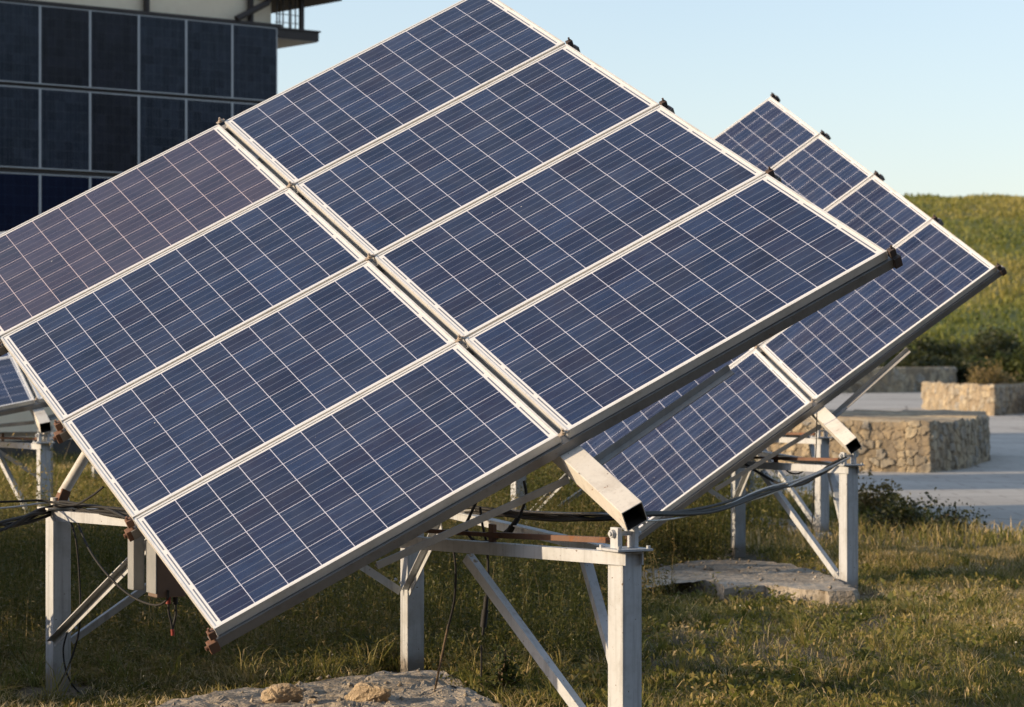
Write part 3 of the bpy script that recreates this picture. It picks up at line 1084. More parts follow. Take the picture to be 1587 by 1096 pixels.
def rock(p, s, label, seed, m='rock'):
    bm = bmesh.new()
    bmesh.ops.create_icosphere(bm, subdivisions=4, radius=1)
    rr = random.Random(seed)
    cuts = [(Vector((rr.gauss(0, 1), rr.gauss(0, 1), rr.gauss(0, .8))).normalized(), rr.uniform(.55, .85)) for _ in range(14)]
    for v in bm.verts:
        for d, k in cuts:
            t = v.co.dot(d) - k
            if t > 0:
                v.co -= d * t * 0.92
        nz = float(fbm(np.array([v.co.x * 3 + v.co.z * 2]), np.array([v.co.y * 3 - v.co.z]), seed)[0]) - .5
        nf = float(fbm(np.array([v.co.x * 9 + v.co.z * 5]), np.array([v.co.y * 9 - v.co.z * 7]), seed)[0]) - .5
        v.co *= 1 + 0.42 * nz + 0.22 * nf
        v.co = Vector((v.co.x * s[0], v.co.y * s[1], v.co.z * s[2]))
    me = bpy.data.meshes.new('rock')
    bm.to_mesh(me)
    bm.free()
    me.materials.append(M[m])
    o = bpy.data.objects.new('rock', me)
    col.objects.link(o)
    o.location = p
    o.rotation_euler = (0, 0, rr.uniform(0, 3))
    return tag(o, label, 'rock', 'loose rocks')


rock(gnd(442, 1084, .07) + Vector((0, 0, .02)), (.11, .085, .06), 'tan rock, left one of the two large lumps on the foreground concrete pad', 1)
rock(gnd(572, 1084, .07) + Vector((0, 0, .02)), (.13, .09, .06), 'tan rock, right one of the two large lumps on the foreground concrete pad', 2)
rock(gnd(484, 1090, .07), (.035, .03, .025), 'fist-sized tan stone between the two large lumps on the concrete pad', 3)
rock(gnd(1097, 882, .13), (.06, .05, .04), 'grey stone lying on the pale pad under the second tracker', 8, 'concrete')
rock(gnd(1580, 838, .0) + Vector((0, 0, .03)), (.12, .09, .06), 'stone at the pavement edge by the right picture edge', 9)


def crumbs(poly, n, z, smin, smax, label):
    xs, ys = np.array(poly).T
    x = rng.uniform(xs.min(), xs.max(), n)
    y = rng.uniform(ys.min(), ys.max(), n)
    k_ = inside(x, y, poly)
    x, y = x[k_], y[k_]
    n = len(x)
    s_ = rng.uniform(0, 1, n) ** 3 * (smax - smin) + smin
    base = np.array([(1, 0, 0), (0, 1, 0), (-1, 0, 0), (0, -1, 0), (0, 0, .8), (0, 0, -.6)])
    V = base[None] * s_[:, None, None] * rng.uniform(.5, 1.3, (n, 6, 1)) + rng.normal(0, .12, (n, 6, 3)) * s_[:, None, None]
    V += np.stack([x, y, np.full(n, z)], -1)[:, None]
    T_ = np.array([(0, 1, 4), (1, 2, 4), (2, 3, 4), (3, 0, 4), (1, 0, 5), (2, 1, 5), (3, 2, 5), (0, 3, 5)])
    T_ = (T_[None] + (np.arange(n) * 6)[:, None, None]).reshape(-1, 3)
    tag(np_mesh('gravel', V.reshape(-1, 3), np.zeros((0, 4), int), T_, M['concrete']), label, 'gravel', kind='stuff')


crumbs(PAD1, 500, .075, .003, .022, 'crumbs of stone strewn over the foreground concrete pad')
crumbs(PAD2, 260, .135, .003, .022, 'crumbs of stone strewn over the pale pad')

# ------------------------------------------------------------------ stone walls
def worley(x, y, s, seed):
    """cell id, distance to the joint"""
    gx_, gy_ = np.floor(x / s), np.floor(y / s)
    d1 = np.full(x.shape, 9.0)
    d2 = np.full(x.shape, 9.0)
    idv = np.zeros(x.shape)
    for i in range(-2, 3):
        for j in range(-2, 3):
            cx_, cy_ = gx_ + i, gy_ + j
            r1 = np.sin(cx_ * 127.1 + cy_ * 311.7 + seed) * 43758.5453
            r1 -= np.floor(r1)
            r2 = np.sin(cx_ * 269.5 + cy_ * 183.3 + seed) * 43758.5453
            r2 -= np.floor(r2)
            d = np.hypot(x / s - (cx_ + 0.15 + .7 * r1), y / s - (cy_ + .15 + .7 * r2))
            nid = np.sin(cx_ * 12.99 + cy_ * 78.23 + seed) * 43758.5453
            nid -= np.floor(nid)
            near = d < d1
            d2 = np.where(near, d1, np.minimum(d2, d))
            idv = np.where(near, nid, idv)
            d1 = np.where(near, d, d1)
    return idv, d2 - d1


def stone_wall(pts, h, label, seed, size=0.22, res=0.03, amp=0.05, cap=0.0):
    """closed rubble wall: the outline pts (plan, counter-clockwise) extruded to h, every stone standing proud by itself"""
    P = [Vector(p) for p in pts]
    n = len(P)
    seg = [(P[(i + 1) % n] - P[i]).length for i in range(n)]
    L = sum(seg)
    ns = int(L / res)
    s = np.arange(ns) * L / ns
    acc = np.concatenate([[0], np.cumsum(seg)])
    k = np.clip(np.searchsorted(acc, s, 'right') - 1, 0, n - 1)
    t = (s - acc[k]) / np.array(seg)[k]
    A = np.array([[p.x, p.y] for p in P])
    B = np.roll(A, -1, 0)
    xy = A[k] * (1 - t)[:, None] + B[k] * t[:, None]
    tg = (B - A) / np.array(seg)[:, None]
    nr = np.stack([tg[:, 1], -tg[:, 0]], -1)[k]
    w = 5
    nr = sum(np.roll(nr, i, 0) for i in range(-w, w + 1))
    nr /= np.linalg.norm(nr, axis=1)[:, None]
    nz = int(h / res) + 1
    z = np.linspace(0, h, nz)
    Sg, Zg = np.meshgrid(s, z)
    wx, wz = fbm(Sg * 9, Zg * 9, seed + 7) - .5, fbm(Sg * 9, Zg * 9, seed + 11) - .5
    idv, ed = worley(Sg * 0.85 + wx * size * .75, Zg * 1.05 + wz * size * .75 + 0.06 * np.sin(Sg * 3), size, seed)
    off = amp * (np.clip(ed / 0.16, 0, 1) ** 0.8) * (0.15 + 1.4 * idv) + 0.9 * amp * (fbm(Sg * 14, Zg * 14, seed) - .5) + 1.4 * amp * (fbm(Sg * 1.5, Zg * 2.5, seed + 2) - .5)
    top = np.clip((Zg - (h - 0.05)) / 0.05, 0, 1)
    off = off * (1 - 0.6 * top)
    Vx = xy[None, :, 0] + nr[None, :, 0] * off
    Vy = xy[None, :, 1] + nr[None, :, 1] * off
    Vz = Zg + np.where(Zg > h - 1e-6, 0.11 * (fbm(Sg * 5, Zg * 0, seed + 3, 4) - .5), 0)
    verts = np.stack([Vx, Vy, Vz], -1).reshape(-1, 3)
    ix = np.arange(nz * ns).reshape(nz, ns)
    nx2 = np.roll(ix, -1, 1)
    quads = np.stack([ix[:-1], nx2[:-1], nx2[1:], ix[1:]], -1).reshape(-1, 4)
    me = bpy.data.meshes.new('stone_wall')
    fl = [tuple(q_) for q_ in quads] + [tuple(ix[-1])]
    me.from_pydata(verts.tolist(), [], fl)
    a = me.attributes.new('stone', 'FLOAT', 'POINT')
    a.data.foreach_set('value', idv.ravel().astype(np.float32))
    a = me.attributes.new('joint', 'FLOAT', 'POINT')
    a.data.foreach_set('value', (1 - np.clip(ed.ravel() / 0.10, 0, 1)).astype(np.float32))
    me.materials.append(M['stone'])
    o = bpy.data.objects.new('stone_wall', me)
    col.objects.link(o)
    return tag(o, label, 'stone wall', 'low rubble stone walls on the plaza')


def g2(x, y):
    p = gnd(x, y)
    return (p.x, p.y)


stone_wall([g2(1150, 724), g2(1250, 729), g2(1330, 731), g2(1440, 733), g2(1492, 727), g2(1530, 715), g2(1524, 706), g2(1440, 702), g2(1150, 700)],
           0.74, 'near stone wall on the plaza, rounded sunlit face, behind the second tracker leg', 3.0, 0.14, 0.016, 0.036)
w2 = [g2(1431, 634), g2(1478, 641), g2(1541, 645), g2(1600, 639), g2(1680, 645)]
back = [(x + 0.25, y + 0.9) for x, y in reversed(w2)]
stone_wall(w2 + back, 0.86, 'zigzag stone wall crossing to the right picture edge, middle face sunlit', 9.0, 0.2, 0.03, 0.05)
w3 = [g2(1250, 610), g2(1370, 609), g2(1478, 607), g2(1492, 602)]
back = [(x + 0.3, y + 2.5) for x, y in reversed(w3)]
stone_wall(w3 + back, 1.12, 'farthest shaded stone wall at the foot of the grassy hill', 14.0, 0.4, 0.07, 0.08)
w4 = [g2(1496, 604), g2(1560, 604), g2(1650, 602)]
back = [(x + 0.3, y + 2.5) for x, y in reversed(w4)]
stone_wall(w4 + back, 0.85, 'stone wall half hidden by a dry brown bush at the right picture edge', 18.0, 0.4, 0.07, 0.08)

# ------------------------------------------------------------------ building with the panel facade
D = Vector((0.771, 0.637, 0)).normalized()
FN = Vector((D.y, -D.x, 0))                     # out of the facade, towards the meadow
F0 = at(62, 548, 42.0)
F0.z = 0
ang = math.atan2(D.y, D.x)
bd = empty('building', F0, ang)                 # local x along the facade, local -y out of it
tag(bd, 'cream building clad with rows of dark solar panels, balcony at its right end', 'building')
END = 4.63
BW = MB()
BW.box((-9, 0.16, 0.35), (END - 0.02, 9, 11.5))
BW.build('wall', M['yellow_wall'], bd)
BW = MB()
BW.box((-9.03, 0.13, -0.3), (END + 0.01, 9.03, 0.347))
BW.build('plinth', M['plinth'], bd)
PWF = 0.926
rows = [(7.385, 6.105), (6.045, 4.735), (4.655, 3.345), (3.265, 1.95)]
gme = {}
for key in ('glass_facade', 'glass_facade_warm', 'glass_facade_blue'):
    m_ = MB()
    m_.box((0.02, 0, 0.02), (PWF - 0.02, 0.012, 1.29))
    # cell field axes run up the wall: lay the mesh flat so object x, y follow the glass
    g_ = MB()
    g_.box((0.018, 0.018, -0.01), (1.29, PWF - 0.018, 0))
    gme[key] = g_.mesh('cell_glass', M[key])
m_ = MB()
m_.box((0, 0, -0.035), (1.308, 0.020, 0.004))
m_.box((0, PWF - 0.020, -0.035), (1.308, PWF, 0.004))
m_.box((0, 0.020, -0.035), (0.018, PWF - 0.020, 0.003))
m_.box((1.290, 0.020, -0.035), (1.308, PWF - 0.020, 0.003))
fme = m_.mesh('facade_panel', M['facade_frame'])
rr = random.Random(5)
for ri, (z1, z0) in enumerate(rows):
    for ci in range(-9, 5):
        x0 = ci * PWF
        # panel-local x goes up the wall, y goes leftwards along it, z points out of the wall
        Rm = Matrix(((0, -1, 0, x0 + PWF), (0, 0, -1, 0.0), (1, 0, 0, z0), (0, 0, 0, 1)))
        Mx = Rm @ Matrix.Diagonal(((z1 - z0) / 1.308, 1, 1, 1))
        f_ = part('facade_panel', fme, bd, Mx)
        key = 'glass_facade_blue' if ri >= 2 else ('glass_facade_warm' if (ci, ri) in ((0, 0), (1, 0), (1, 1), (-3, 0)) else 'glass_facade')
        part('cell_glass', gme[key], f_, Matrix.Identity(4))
for z in (7.392, 6.047, 4.660, 3.270):
    m_ = MB()
    m_.box((-9, 0.05, z), (END + 0.03, 0.155, z + 0.055))
    m_.build('mounting_rail', M['dark_trim'], bd)
m_ = MB()
m_.box((-9, -0.02, 7.395), (END + 0.09, 0.045, 7.45))
m_.build('coping', M['dark_trim'], bd)
for x in (-0.1 - 4, 2.05, 4.13):
    m_ = MB()
    m_.tube([(x, 0.08, 7.46), (x, 0.08, 11.4)], 0.055, 10)
    m_.build('drainpipe', M['dark_trim'], bd)
m_ = MB()
m_.tube([(3.78, -0.01, 7.47), (4.42, -0.01, 7.80), (4.50, -0.01, 8.0)], 0.055, 10)
m_.build('drainpipe', M['dark_trim'], bd)
# balcony on the end wall
m_ = MB()
m_.box((END + 0.0, 0.02, 7.20), (END + 0.86, 2.3, 7.215))
m_.build('soffit', M['soffit'], bd)
m_ = MB()
m_.box((END + 0.0, 0.0, 7.2155), (END + 0.88, 2.32, 7.37))
m_.box((END + 0.0, -0.02, 7.3705), (END + 0.91, 2.35, 7.40))
m_.build('balcony_slab', M['dark_trim'], bd)
m_ = MB()
m_.box((4.32, -0.25, 7.93), (END + 1.20, 2.4, 8.12))
m_.build('roof_slab', M['dark_trim'], bd)
m_ = MB()
m_.box((END + 0.50, 0.0, 7.4005), (END + 0.57, 0.07, 7.929))
m_.build('balcony_post', M['dark_trim'], bd)
for i in range(4):
    x = END + 0.02 + i * 0.13
    m_ = MB()
    m_.bar((x, 0.04, 7.4005), (x, 0.04, 7.925), 0.018, 0.018, (0, 1, 0))
    m_.build('railing_bar', M['dark_trim'], bd)
for z in (7.5, 7.64, 7.80):
    m_ = MB()
    m_.bar((END + 0.0, 0.062, z), (END + 0.49, 0.062, z), 0.012, 0.012)
    m_.build('railing_wire', M['dark_trim'], bd)
for y0 in np.arange(0.35, 2.3, 0.35):
    m_ = MB()
    m_.bar((END + 0.53, y0, 7.4005), (END + 0.53, y0, 7.925), 0.018, 0.018, (0, 1, 0))
    m_.build('railing_bar', M['dark_trim'], bd)


# ------------------------------------------------------------------ plants
def blades(n, px, py, h, w, lean, tint, name, m, z0=None):
    """n grass blades: two bent segments each"""
    a = rng.uniform(0, 2 * np.pi, n)
    fa = rng.uniform(0, 2 * np.pi, n)
    lx, ly = np.cos(a), np.sin(a)
    wx, wy = np.cos(fa) * w / 2, np.sin(fa) * w / 2
    ln = lean * h
    z0 = np.zeros(n) if z0 is None else z0
    b1 = np.stack([px - wx, py - wy, z0 - .005], -1)
    b2 = np.stack([px + wx, py + wy, z0 - .005], -1)
    mx, my, mz = px + lx * ln * .35, py + ly * ln * .35, z0 + h * .6
    m1 = np.stack([mx - wx * .8, my - wy * .8, mz], -1)
    m2 = np.stack([mx + wx * .8, my + wy * .8, mz], -1)
    tp = np.stack([px + lx * ln, py + ly * ln, z0 + h * (1 - .25 * lean)], -1)
    V = np.stack([b1, b2, m1, m2, tp], 1).reshape(-1, 3)
    i = np.arange(n) * 5
    Q = np.stack([i, i + 1, i + 3, i + 2], -1)
    T_ = np.stack([i + 2, i + 3, i + 4], -1)
    return np_mesh(name, V, Q, T_, m, tint, tint)


def leaves(cx, cy, cz, size, up, tint, aspect=0.5):
    """arrays of single leaves (diamond quads) facing every way"""
    n = len(cx)
    a = rng.uniform(0, 2 * np.pi, n)
    el = up
    d = np.stack([np.cos(a) * np.cos(el), np.sin(a) * np.cos(el), np.sin(el)], -1)
    r = rng.normal(size=(n, 3))
    s = np.cross(d, r)
    s /= np.linalg.norm(s, axis=1)[:, None] + 1e-9
    c = np.stack([cx, cy, cz], -1)
    L = size[:, None]
    v0 = c
    v1 = c + d * L * .5 + s * L * aspect * .5
    v2 = c + d * L
    v3 = c + d * L * .5 - s * L * aspect * .5
    v2 = v2 - np.array([0, 0, 1.0]) * L * .15
    return np.stack([v0, v1, v2, v3], 1).reshape(-1, 3), np.arange(n * 4).reshape(-1, 4)


def scatter(n, z0, z1, margin=0.35):
    """points on the ground inside the view wedge (plus a margin), denser near"""
    y = np.sqrt(rng.uniform(z0 ** 2, z1 ** 2, n))
    x = rng.uniform(-1, 1, n) * (0.1975 * y + margin)
    return x, y


def clear(x, y):
    keep = np.ones(len(x), bool)
    for a_, rot in ((A1, ROT1), (A2, ROT2)):          # trodden round the posts
        for q_ in POSTS:
            qx = a_.x + q_.x * math.cos(rot) - q_.y * math.sin(rot)
            qy = a_.y + q_.x * math.sin(rot) + q_.y * math.cos(rot)
            keep &= (np.abs(x - qx) > 0.2) | (y > qy + .1) | (y < qy - (2.2 if a_ is A2 and q_ is POSTS[1] else 0.5))
    for pl in (PAD1, PAD2, PAD3):
        keep &= ~inside(x, y, pl)
    keep &= ~inside(x + 1.2 * (fbm(x * 1.3, y * 1.3, 71) - .5), y - .15 + 2.2 * (fbm(x * 1.1, y * 1.1, 72) - .5), PAVE)
    return keep


def tallness(x, y):
    """0 in the short turf on the right, 1 in the rank meadow on the left and behind"""
    pxl = x / y * F + 793.5
    edge = np.where(y < 17, 930, np.where(y < 21, 985, 1150))
    t = np.clip((edge - pxl) / 160 + 0.5 + (fbm(x * .8, y * .8, 5) - .5) * 1.0, 0, 1)
    return t


# rank meadow: leafy stalks
def weed_field(n, z0, z1, hmin, hmax, nl, lsize, name, mt='weeds'):
    x, y = scatter(n, z0, z1)
    t = tallness(x, y)
    keep = clear(x, y) & (rng.uniform(0, 1, len(x)) < t * (0.35 + 0.9 * fbm(x * 0.9, y * 0.9, 31)))
    x, y, t = x[keep], y[keep], t[keep]
    n = len(x)
    h = rng.uniform(hmin, hmax, n) * np.where((y > 23) & (x < -1.5), 0.30, 1.0) * (0.55 + 0.8 * fbm(x * .6, y * .6, 17)) * (0.5 + 0.5 * t) * np.clip((y - 13.4) / 2.2, 0.12, 1)
    ang_ = rng.uniform(0, 2 * np.pi, n)
    lean = rng.uniform(0.02, 0.3, n)
    # stems as thin upright strips
    tb = np.clip(rng.normal(0.48, .2, n) + (fbm(x * .5, y * .5, 41) - .5) * .9, 0, .95)
    f = rng.uniform(0.15, 1.0, (n, nl))
    jx = rng.normal(0, .022, (n, nl))
    lx = x[:, None] + np.cos(ang_)[:, None] * lean[:, None] * h[:, None] * f ** 1.5 + jx
    ly = y[:, None] + np.sin(ang_)[:, None] * lean[:, None] * h[:, None] * f ** 1.5 + rng.normal(0, .022, (n, nl))
    lz = h[:, None] * f
    sz = lsize * rng.uniform(.5, 1.4, (n, nl)) * (1.15 - .55 * f)
    ti = np.clip(tb[:, None] + rng.normal(0, .10, (n, nl)) + .12 * (f - .5), 0, .96)
    fl = rng.uniform(0, 1, (n, nl)) < 0.004
    ti = np.where(fl, 1.0, ti)
    sz = np.where(fl, 0.014, sz)
    V, Q = leaves(lx.ravel(), ly.ravel(), lz.ravel(), sz.ravel(), rng.uniform(-.2, 1.4, n * nl), ti.ravel(), 0.28)
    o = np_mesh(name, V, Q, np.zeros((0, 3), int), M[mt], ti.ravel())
    tag(o, 'rank leafy weeds of the meadow', 'weeds', kind='stuff')
    ob = blades(n, x, y, h * 1.04, np.full(n, .006), lean, np.clip(tb + .18, 0, .95), 'weed_stalks', M['weeds'])
    tag(ob, 'thin stalks of the meadow weeds', 'weeds', kind='stuff')


weed_field(13000, 12.3, 17.5, .20, .56, 22, .042, 'meadow_weeds')
weed_field(14000, 17.5, 22.0, .28, .75, 20, .046, 'meadow_weeds')
weed_field(19000, 22.0, 36.0, .35, .95, 16, .065, 'meadow_weeds', 'sunlit_weeds')

# leafy clumps standing in the short turf, throwing long shadows over it
def clump_field(nc, z0, z1, per, mt):
    cx_, cy_ = scatter(nc, z0, z1)
    pxl = cx_ / cy_ * F + 793.5
    k_ = clear(cx_, cy_) & (fbm(cx_ * .8, cy_ * 1.1, 91) > .45) & (pxl > 560)
    cx_, cy_ = cx_[k_], cy_[k_]
    nc = len(cx_)
    R_ = rng.uniform(.05, .17, nc)
    H_ = R_ * rng.uniform(.7, 1.5, nc)
    a = rng.uniform(0, 6.28, (nc, per))
    rr_ = R_[:, None] * np.sqrt(rng.uniform(0, 1, (nc, per)))
    f = rng.uniform(0, 1, (nc, per))
    x = (cx_[:, None] + np.cos(a) * rr_).ravel()
    y = (cy_[:, None] + np.sin(a) * rr_).ravel()
    z = (H_[:, None] * f * (1 - (rr_ / R_[:, None]) ** 2 * .7)).ravel()
    ti = np.clip(rng.normal(.42, .16, nc)[:, None] + rng.normal(0, .09, (nc, per)), 0, .93).ravel()
    V, Q = leaves(x, y, z, rng.uniform(.022, .055, nc * per), rng.uniform(.0, 1.3, nc * per), ti, 0.36)
    o = np_mesh('leafy_clumps', V, Q, np.zeros((0, 3), int), M[mt], ti)
    tag(o, 'leafy clumps of weeds standing in the short turf', 'weeds', kind='stuff')


clump_field(420, 12.4, 22.0, 90, 'grass')

# grass between and in front: patches with bare soil between
x, y = scatter(240000, 12.0, 23.0)
pt = fbm(x * 0.9, y * 0.9, 3)
k_ = clear(x, y) & (rng.uniform(0, 1, len(x)) < np.clip((pt - .33) * 3.6, 0.10, 1))
x, y, pt = x[k_], y[k_], pt[k_]
t = tallness(x, y) * np.clip((y - 13.2) / 2.0, 0.25, 1)
h = rng.uniform(.015, .09, len(x)) * (0.25 + 1.5 * fbm(x * 1.5, y * 1.5, 8)) * (1 + 1.2 * t)
dry = fbm(x * .55, y * .8, 13)
ti = np.clip(rng.normal(.42, .17, len(x)) + (dry - .5) * 2.2, 0, .96)
ti = np.where(rng.uniform(0, 1, len(x)) < 0.10, rng.uniform(.75, .97, len(x)), ti)
tag(blades(len(x), x, y, h, rng.uniform(.003, .010, len(x)), rng.uniform(.1, 1.5, len(x)), ti, 'meadow_grass', M['grass']),
    'green and straw coloured grass of the meadow', 'grass', kind='stuff')
# tussocks: tufts of longer blades
nt = 900
cx_, cy_ = scatter(nt, 12.3, 23.0)
k_ = clear(cx_, cy_)
cx_, cy_ = cx_[k_], cy_[k_]
nt = len(cx_)
per = 34
rr_ = np.abs(rng.normal(0, .035, (nt, per)))
aa_ = rng.uniform(0, 6.28, (nt, per))
x = (cx_[:, None] + np.cos(aa_) * rr_).ravel()
y = (cy_[:, None] + np.sin(aa_) * rr_).ravel()
hb = rng.uniform(.06, .19, nt) * (1 + .5 * tallness(cx_, cy_))
h = (hb[:, None] * rng.uniform(.5, 1.2, (nt, per))).ravel()
tb_ = np.clip(rng.normal(.5, .22, nt), .05, .95)
ti = np.clip(tb_[:, None] + rng.normal(0, .10, (nt, per)), 0, .97).ravel()
tag(blades(len(x), x, y, h, rng.uniform(.003, .007, len(x)), rng.uniform(.3, 1.6, len(x)), ti, 'grass_tussocks', M['grass']),
    'loose tufts of longer grass', 'grass', kind='stuff')
# broad leaved rosettes in the short turf
nt = 1300
cx_, cy_ = scatter(nt, 12.2, 20.0)
pxl = cx_ / cy_ * F + 793.5
k_ = clear(cx_, cy_) & (pxl > 640) & (rng.uniform(0, 1, nt) < np.clip((fbm(cx_ * .9, cy_ * .9, 51) - .35) * 4, .1, 1))
cx_, cy_ = cx_[k_], cy_[k_]
nt = len(cx_)
per = 9
sz = (rng.uniform(.035, .10, nt)[:, None] * rng.uniform(.6, 1.2, (nt, per))).ravel()
ti = np.clip(rng.normal(.40, .13, nt)[:, None] + rng.normal(0, .07, (nt, per)), .05, .8).ravel()
px_ = (cx_[:, None] + rng.normal(0, .012, (nt, per))).ravel()
py_ = (cy_[:, None] + rng.normal(0, .012, (nt, per))).ravel()
V, Q = leaves(px_, py_, rng.uniform(.0, .03, nt * per), sz, rng.uniform(.35, 1.35, nt * per), ti, 0.38)
tag(np_mesh('turf_rosettes', V, Q, np.zeros((0, 3), int), M['grass'], ti), 'broad leaved rosettes in the turf', 'ground cover', kind='stuff')
x, y = scatter(80000, 23.0, 46.0)
k_ = clear(x, y)
x, y = x[k_], y[k_]
h = rng.uniform(.06, .22, len(x))
ti = np.clip(rng.normal(.55, .18, len(x)) + (fbm(x * .4, y * .4, 13) - .5) * .8, 0, .96)
tag(blades(len(x), x, y, h, rng.uniform(.008, .02, len(x)), rng.uniform(.1, 1.0, len(x)), ti, 'meadow_grass', M['grass']),
    'grass of the far meadow', 'grass', kind='stuff')

# low broad leaves and clover in the short turf on the right
x, y = scatter(30000, 12.2, 20.0)
pxl = x / y * F + 793.5
dens = fbm(x * 1.6, y * 1.6, 51)
k_ = clear(x, y) & (rng.uniform(0, 1, len(x)) < np.clip((dens - .38) * 3.2, 0.05, 1)) & (pxl > 650)
x, y = x[k_], y[k_]
sz = rng.uniform(.02, .08, len(x)) * rng.uniform(.5, 1, len(x))
ti = np.clip(rng.normal(.42, .2, len(x)) + (fbm(x * 1.1, y * 1.1, 61) - .5) * .7, 0, .9)
V, Q = leaves(x, y, rng.uniform(.0, .05, len(x)), sz, rng.uniform(.3, 1.4, len(x)), ti, 0.36)
tag(np_mesh('turf_leaves', V, Q, np.zeros((0, 3), int), M['grass'], ti), 'low broad leaves growing in the turf', 'ground cover', kind='stuff')
# straw and dry stalks lying about
n = 5200
x, y = scatter(n, 12.2, 24.0)
k_ = clear(x, y)
x, y = x[k_], y[k_]
n = len(x)
tag(blades(n, x, y, rng.uniform(.05, .16, n), rng.uniform(.003, .006, n), rng.uniform(.8, 3.2, n), rng.uniform(.84, .97, n), 'dry_straw', M['grass']),
    'dry straw lying in the turf', 'straw', kind='stuff')
# tiny white flower heads
n = 230
x, y = scatter(n, 12.5, 24.0)
V, Q = leaves(x, y, rng.uniform(.03, .16, n), rng.uniform(.007, .014, n), rng.uniform(.2, 1.4, n), None, 0.9)
tag(np_mesh('small_flowers', V, Q, np.zeros((0, 3), int), M['grass'], np.ones(n)), 'tiny white flower heads in the meadow', 'flowers', kind='stuff')

# tufts on the hill
n = 60000
x = rng.uniform(14, 52, n)
y = rng.uniform(126, 214, n)
z = hill_h(x, y)
cl = fbm(x * .10, y * .06, 21)
z = z + 0.45 * (fbm(x * 0.45, y * 0.45, 9) - 0.5) - .05
h = rng.uniform(.10, .32, n) * (.5 + cl)
ti = np.clip(rng.normal(.5, .18, n) + (cl - .5) * 2.0, 0, 1)
h = np.where(fbm(x * .5, y * .5, 5) > .66, h * 1.7, h)
tag(blades(n, x, y, h, rng.uniform(.05, .16, n), rng.uniform(.2, 1.0, n), ti, 'hill_grass', M['hill_grass'], z),
    'tufted grass covering the hill', 'grass', kind='stuff')


def shrub(name, p, w, h, nl, lsize, m, label, seed, group=None, cat='shrub', aspect=.5, flat=1.0):
    """twiggy stems and a crown of clumped leaves"""
    global rng
    keep_rng = rng
    rng = np.random.default_rng(seed)
    root = empty(name, p)
    tag(root, label, cat, group)
    st = MB()
    nb = 12
    tips = []
    for i in range(nb):
        a = rng.uniform(0, 6.28)
        r = w / 2 * math.sqrt(rng.uniform(0.02, 1.0))
        zz = h * rng.uniform(.45, .98) * (1 - 0.45 * (r / (w / 2)) ** 2)
        tip = Vector((math.cos(a) * r, math.sin(a) * r * flat, zz))
        mid = Vector((tip.x * .4, tip.y * .4, zz * .55))
        st.tube(spline([(tip.x * .08, tip.y * .08, -.03), mid, tip], 4), [0.018 * h + .003 - (0.016 * h) * k / 8 for k in range(9)], 5)
        tips.append(tip)
    st.build('stems', M['trunk'], root)
    cl_, cr = [], []
    for tpt in tips:
        for q_ in range(4):
            cl_.append(tpt * rng.uniform(.45, 1.0) + Vector(rng.normal(0, .09 * w, 3)))
            cr.append(rng.uniform(.10, .20) * w)
    ci = rng.integers(0, len(cl_), nl)
    C_ = np.array([list(c_) for c_ in cl_])[ci]
    R_ = np.array(cr)[ci]
    dv = rng.normal(size=(nl, 3))
    dv /= np.linalg.norm(dv, axis=1)[:, None]
    pos = C_ + dv * (R_ * rng.uniform(.2, 1.0, nl) ** .5)[:, None]
    pos[:, 2] = np.clip(pos[:, 2], 0.01, None)
    ctint = rng.uniform(.2, .8, len(cl_))[ci]
    ti = np.clip(ctint + rng.normal(0, .15, nl), 0, 1)
    V, Q = leaves(pos[:, 0], pos[:, 1], pos[:, 2], lsize * rng.uniform(.6, 1.4, nl), rng.uniform(-.5, 1.2, nl), ti, aspect)
    o = np_mesh('foliage', V, Q, np.zeros((0, 3), int), m, ti)
    o.parent = root
    rng = keep_rng
    return root


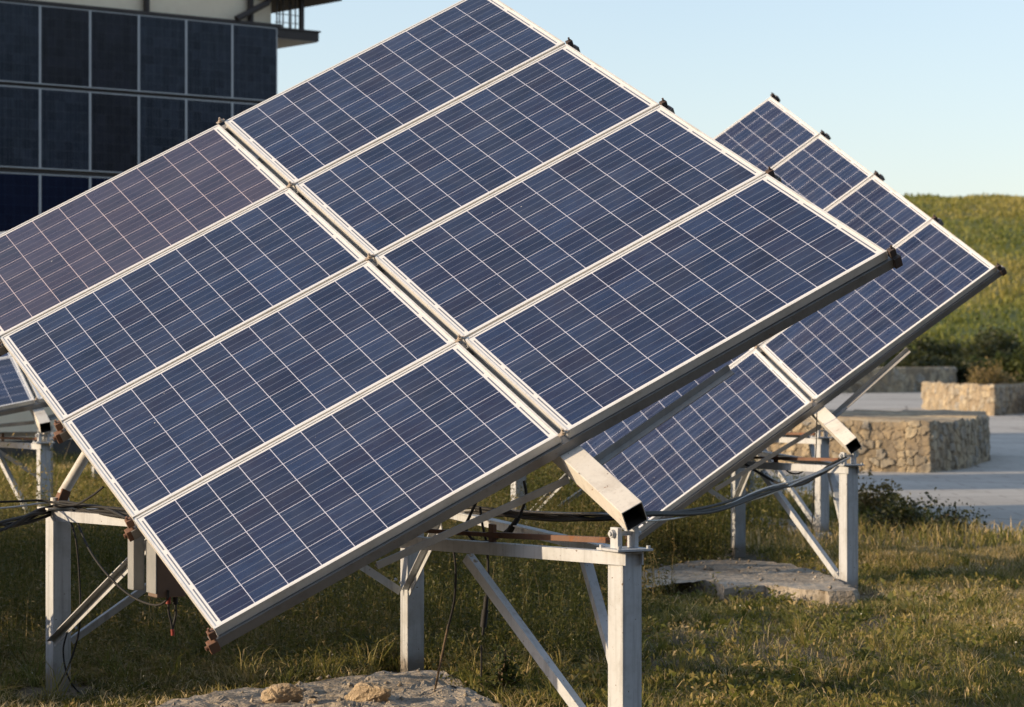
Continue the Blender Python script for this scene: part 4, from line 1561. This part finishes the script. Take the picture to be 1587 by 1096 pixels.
G_S = 'shrubs at the foot of the hill'
for i, (px_, py_, Z, w, h, lab, mm) in enumerate([
        (1405, 572, 121, 2.6, 1.7, 'leftmost low dark shrub behind the farthest stone wall', 'dark_shrub'),
        (1450, 572, 122, 2.8, 1.9, 'wide dark shrub behind the middle of the farthest stone wall', 'dark_shrub'),
        (1492, 575, 121.5, 2.3, 1.6, 'small dark shrub behind the end of the farthest stone wall', 'dark_shrub'),
        (1530, 572, 123.5, 2.6, 2.2, 'green shrub rising above the dry brown bush', 'shrub'),
        (1588, 572, 121, 2.6, 2.7, 'bright leafy shrub cut by the right picture edge', 'shrub'),
        (1385, 565, 127, 3.4, 2.2, 'dark shrub just showing beside the second tracker corner above the farthest wall', 'dark_shrub'),
        (1420, 562, 131, 3.8, 2.6, 'tall dark shrub on the hill foot left of the broad grey green patch', 'dark_shrub'),
        (1515, 562, 130, 3.6, 2.5, 'tall dark shrub on the hill foot right of the broad grey green patch', 'dark_shrub'),
        (1560, 560, 132, 4.2, 2.4, 'dark shrub behind the bright leafy one near the right picture edge', 'dark_shrub'),
        (1470, 560, 133, 4.0, 2.0, 'broad grey green shrub patch higher up the hill foot', 'shrub')]):
    p = Vector(((px_ - 793.5) / F * Z, Z, 0))
    p.z = float(hill_h(np.array([p.x]), np.array([p.y]))[0]) if Z > 126 else 0
    shrub('shrub', p, w, h, 2600, .24, M[mm], lab, 100 + i, G_S)
p = at(1535, 600, 112)
p.z = 0
shrub('dry_bush', p, 2.6, 1.35, 2200, .16, M['dry_shrub'], 'dry brown bush in front of the far stone wall', 120, cat='bush')
p = gnd(1425, 826)
shrub('dark_bush', p, 1.1, 0.30, 1500, .05, M['dark_shrub'], 'low dark bush sprawling at the pavement edge on the right', 121, cat='bush')
p = gnd(1360, 800)
shrub('dry_bush', p, 0.8, 0.26, 1500, .05, M['dry_shrub'], 'low rusty brown weed clump right of the second tracker leg', 122, cat='bush')
p = gnd(777, 1082)
shrub('weed_plant', p, 0.24, 0.30, 420, .035, M['shrub'], 'upright yellowish weed sunlit beside the concrete pad', 123, cat='weed', aspect=.4)
for i, (x_, y_, w_, h_) in enumerate([(-3.95, 12.8, 1.2, .75), (-4.85, 13.9, 1.5, 1.95), (-4.9, 15.4, 1.7, 2.1), (-4.9, 16.6, 1.7, 2.1), (-5.0, 17.8, 1.7, 2.1), (-5.1, 19.0, 1.7, 2.0)]):  # out-of-view row added as shadow casters for the meadow
    shrub('shrub', Vector((x_, y_, 0)), w_, h_, 6000, .11, M['shrub'],
          'unseen leafy shrub added left of the picture to shade the meadow under the foreground tracker', 140 + i, 'unseen shrub row added to shade the meadow')
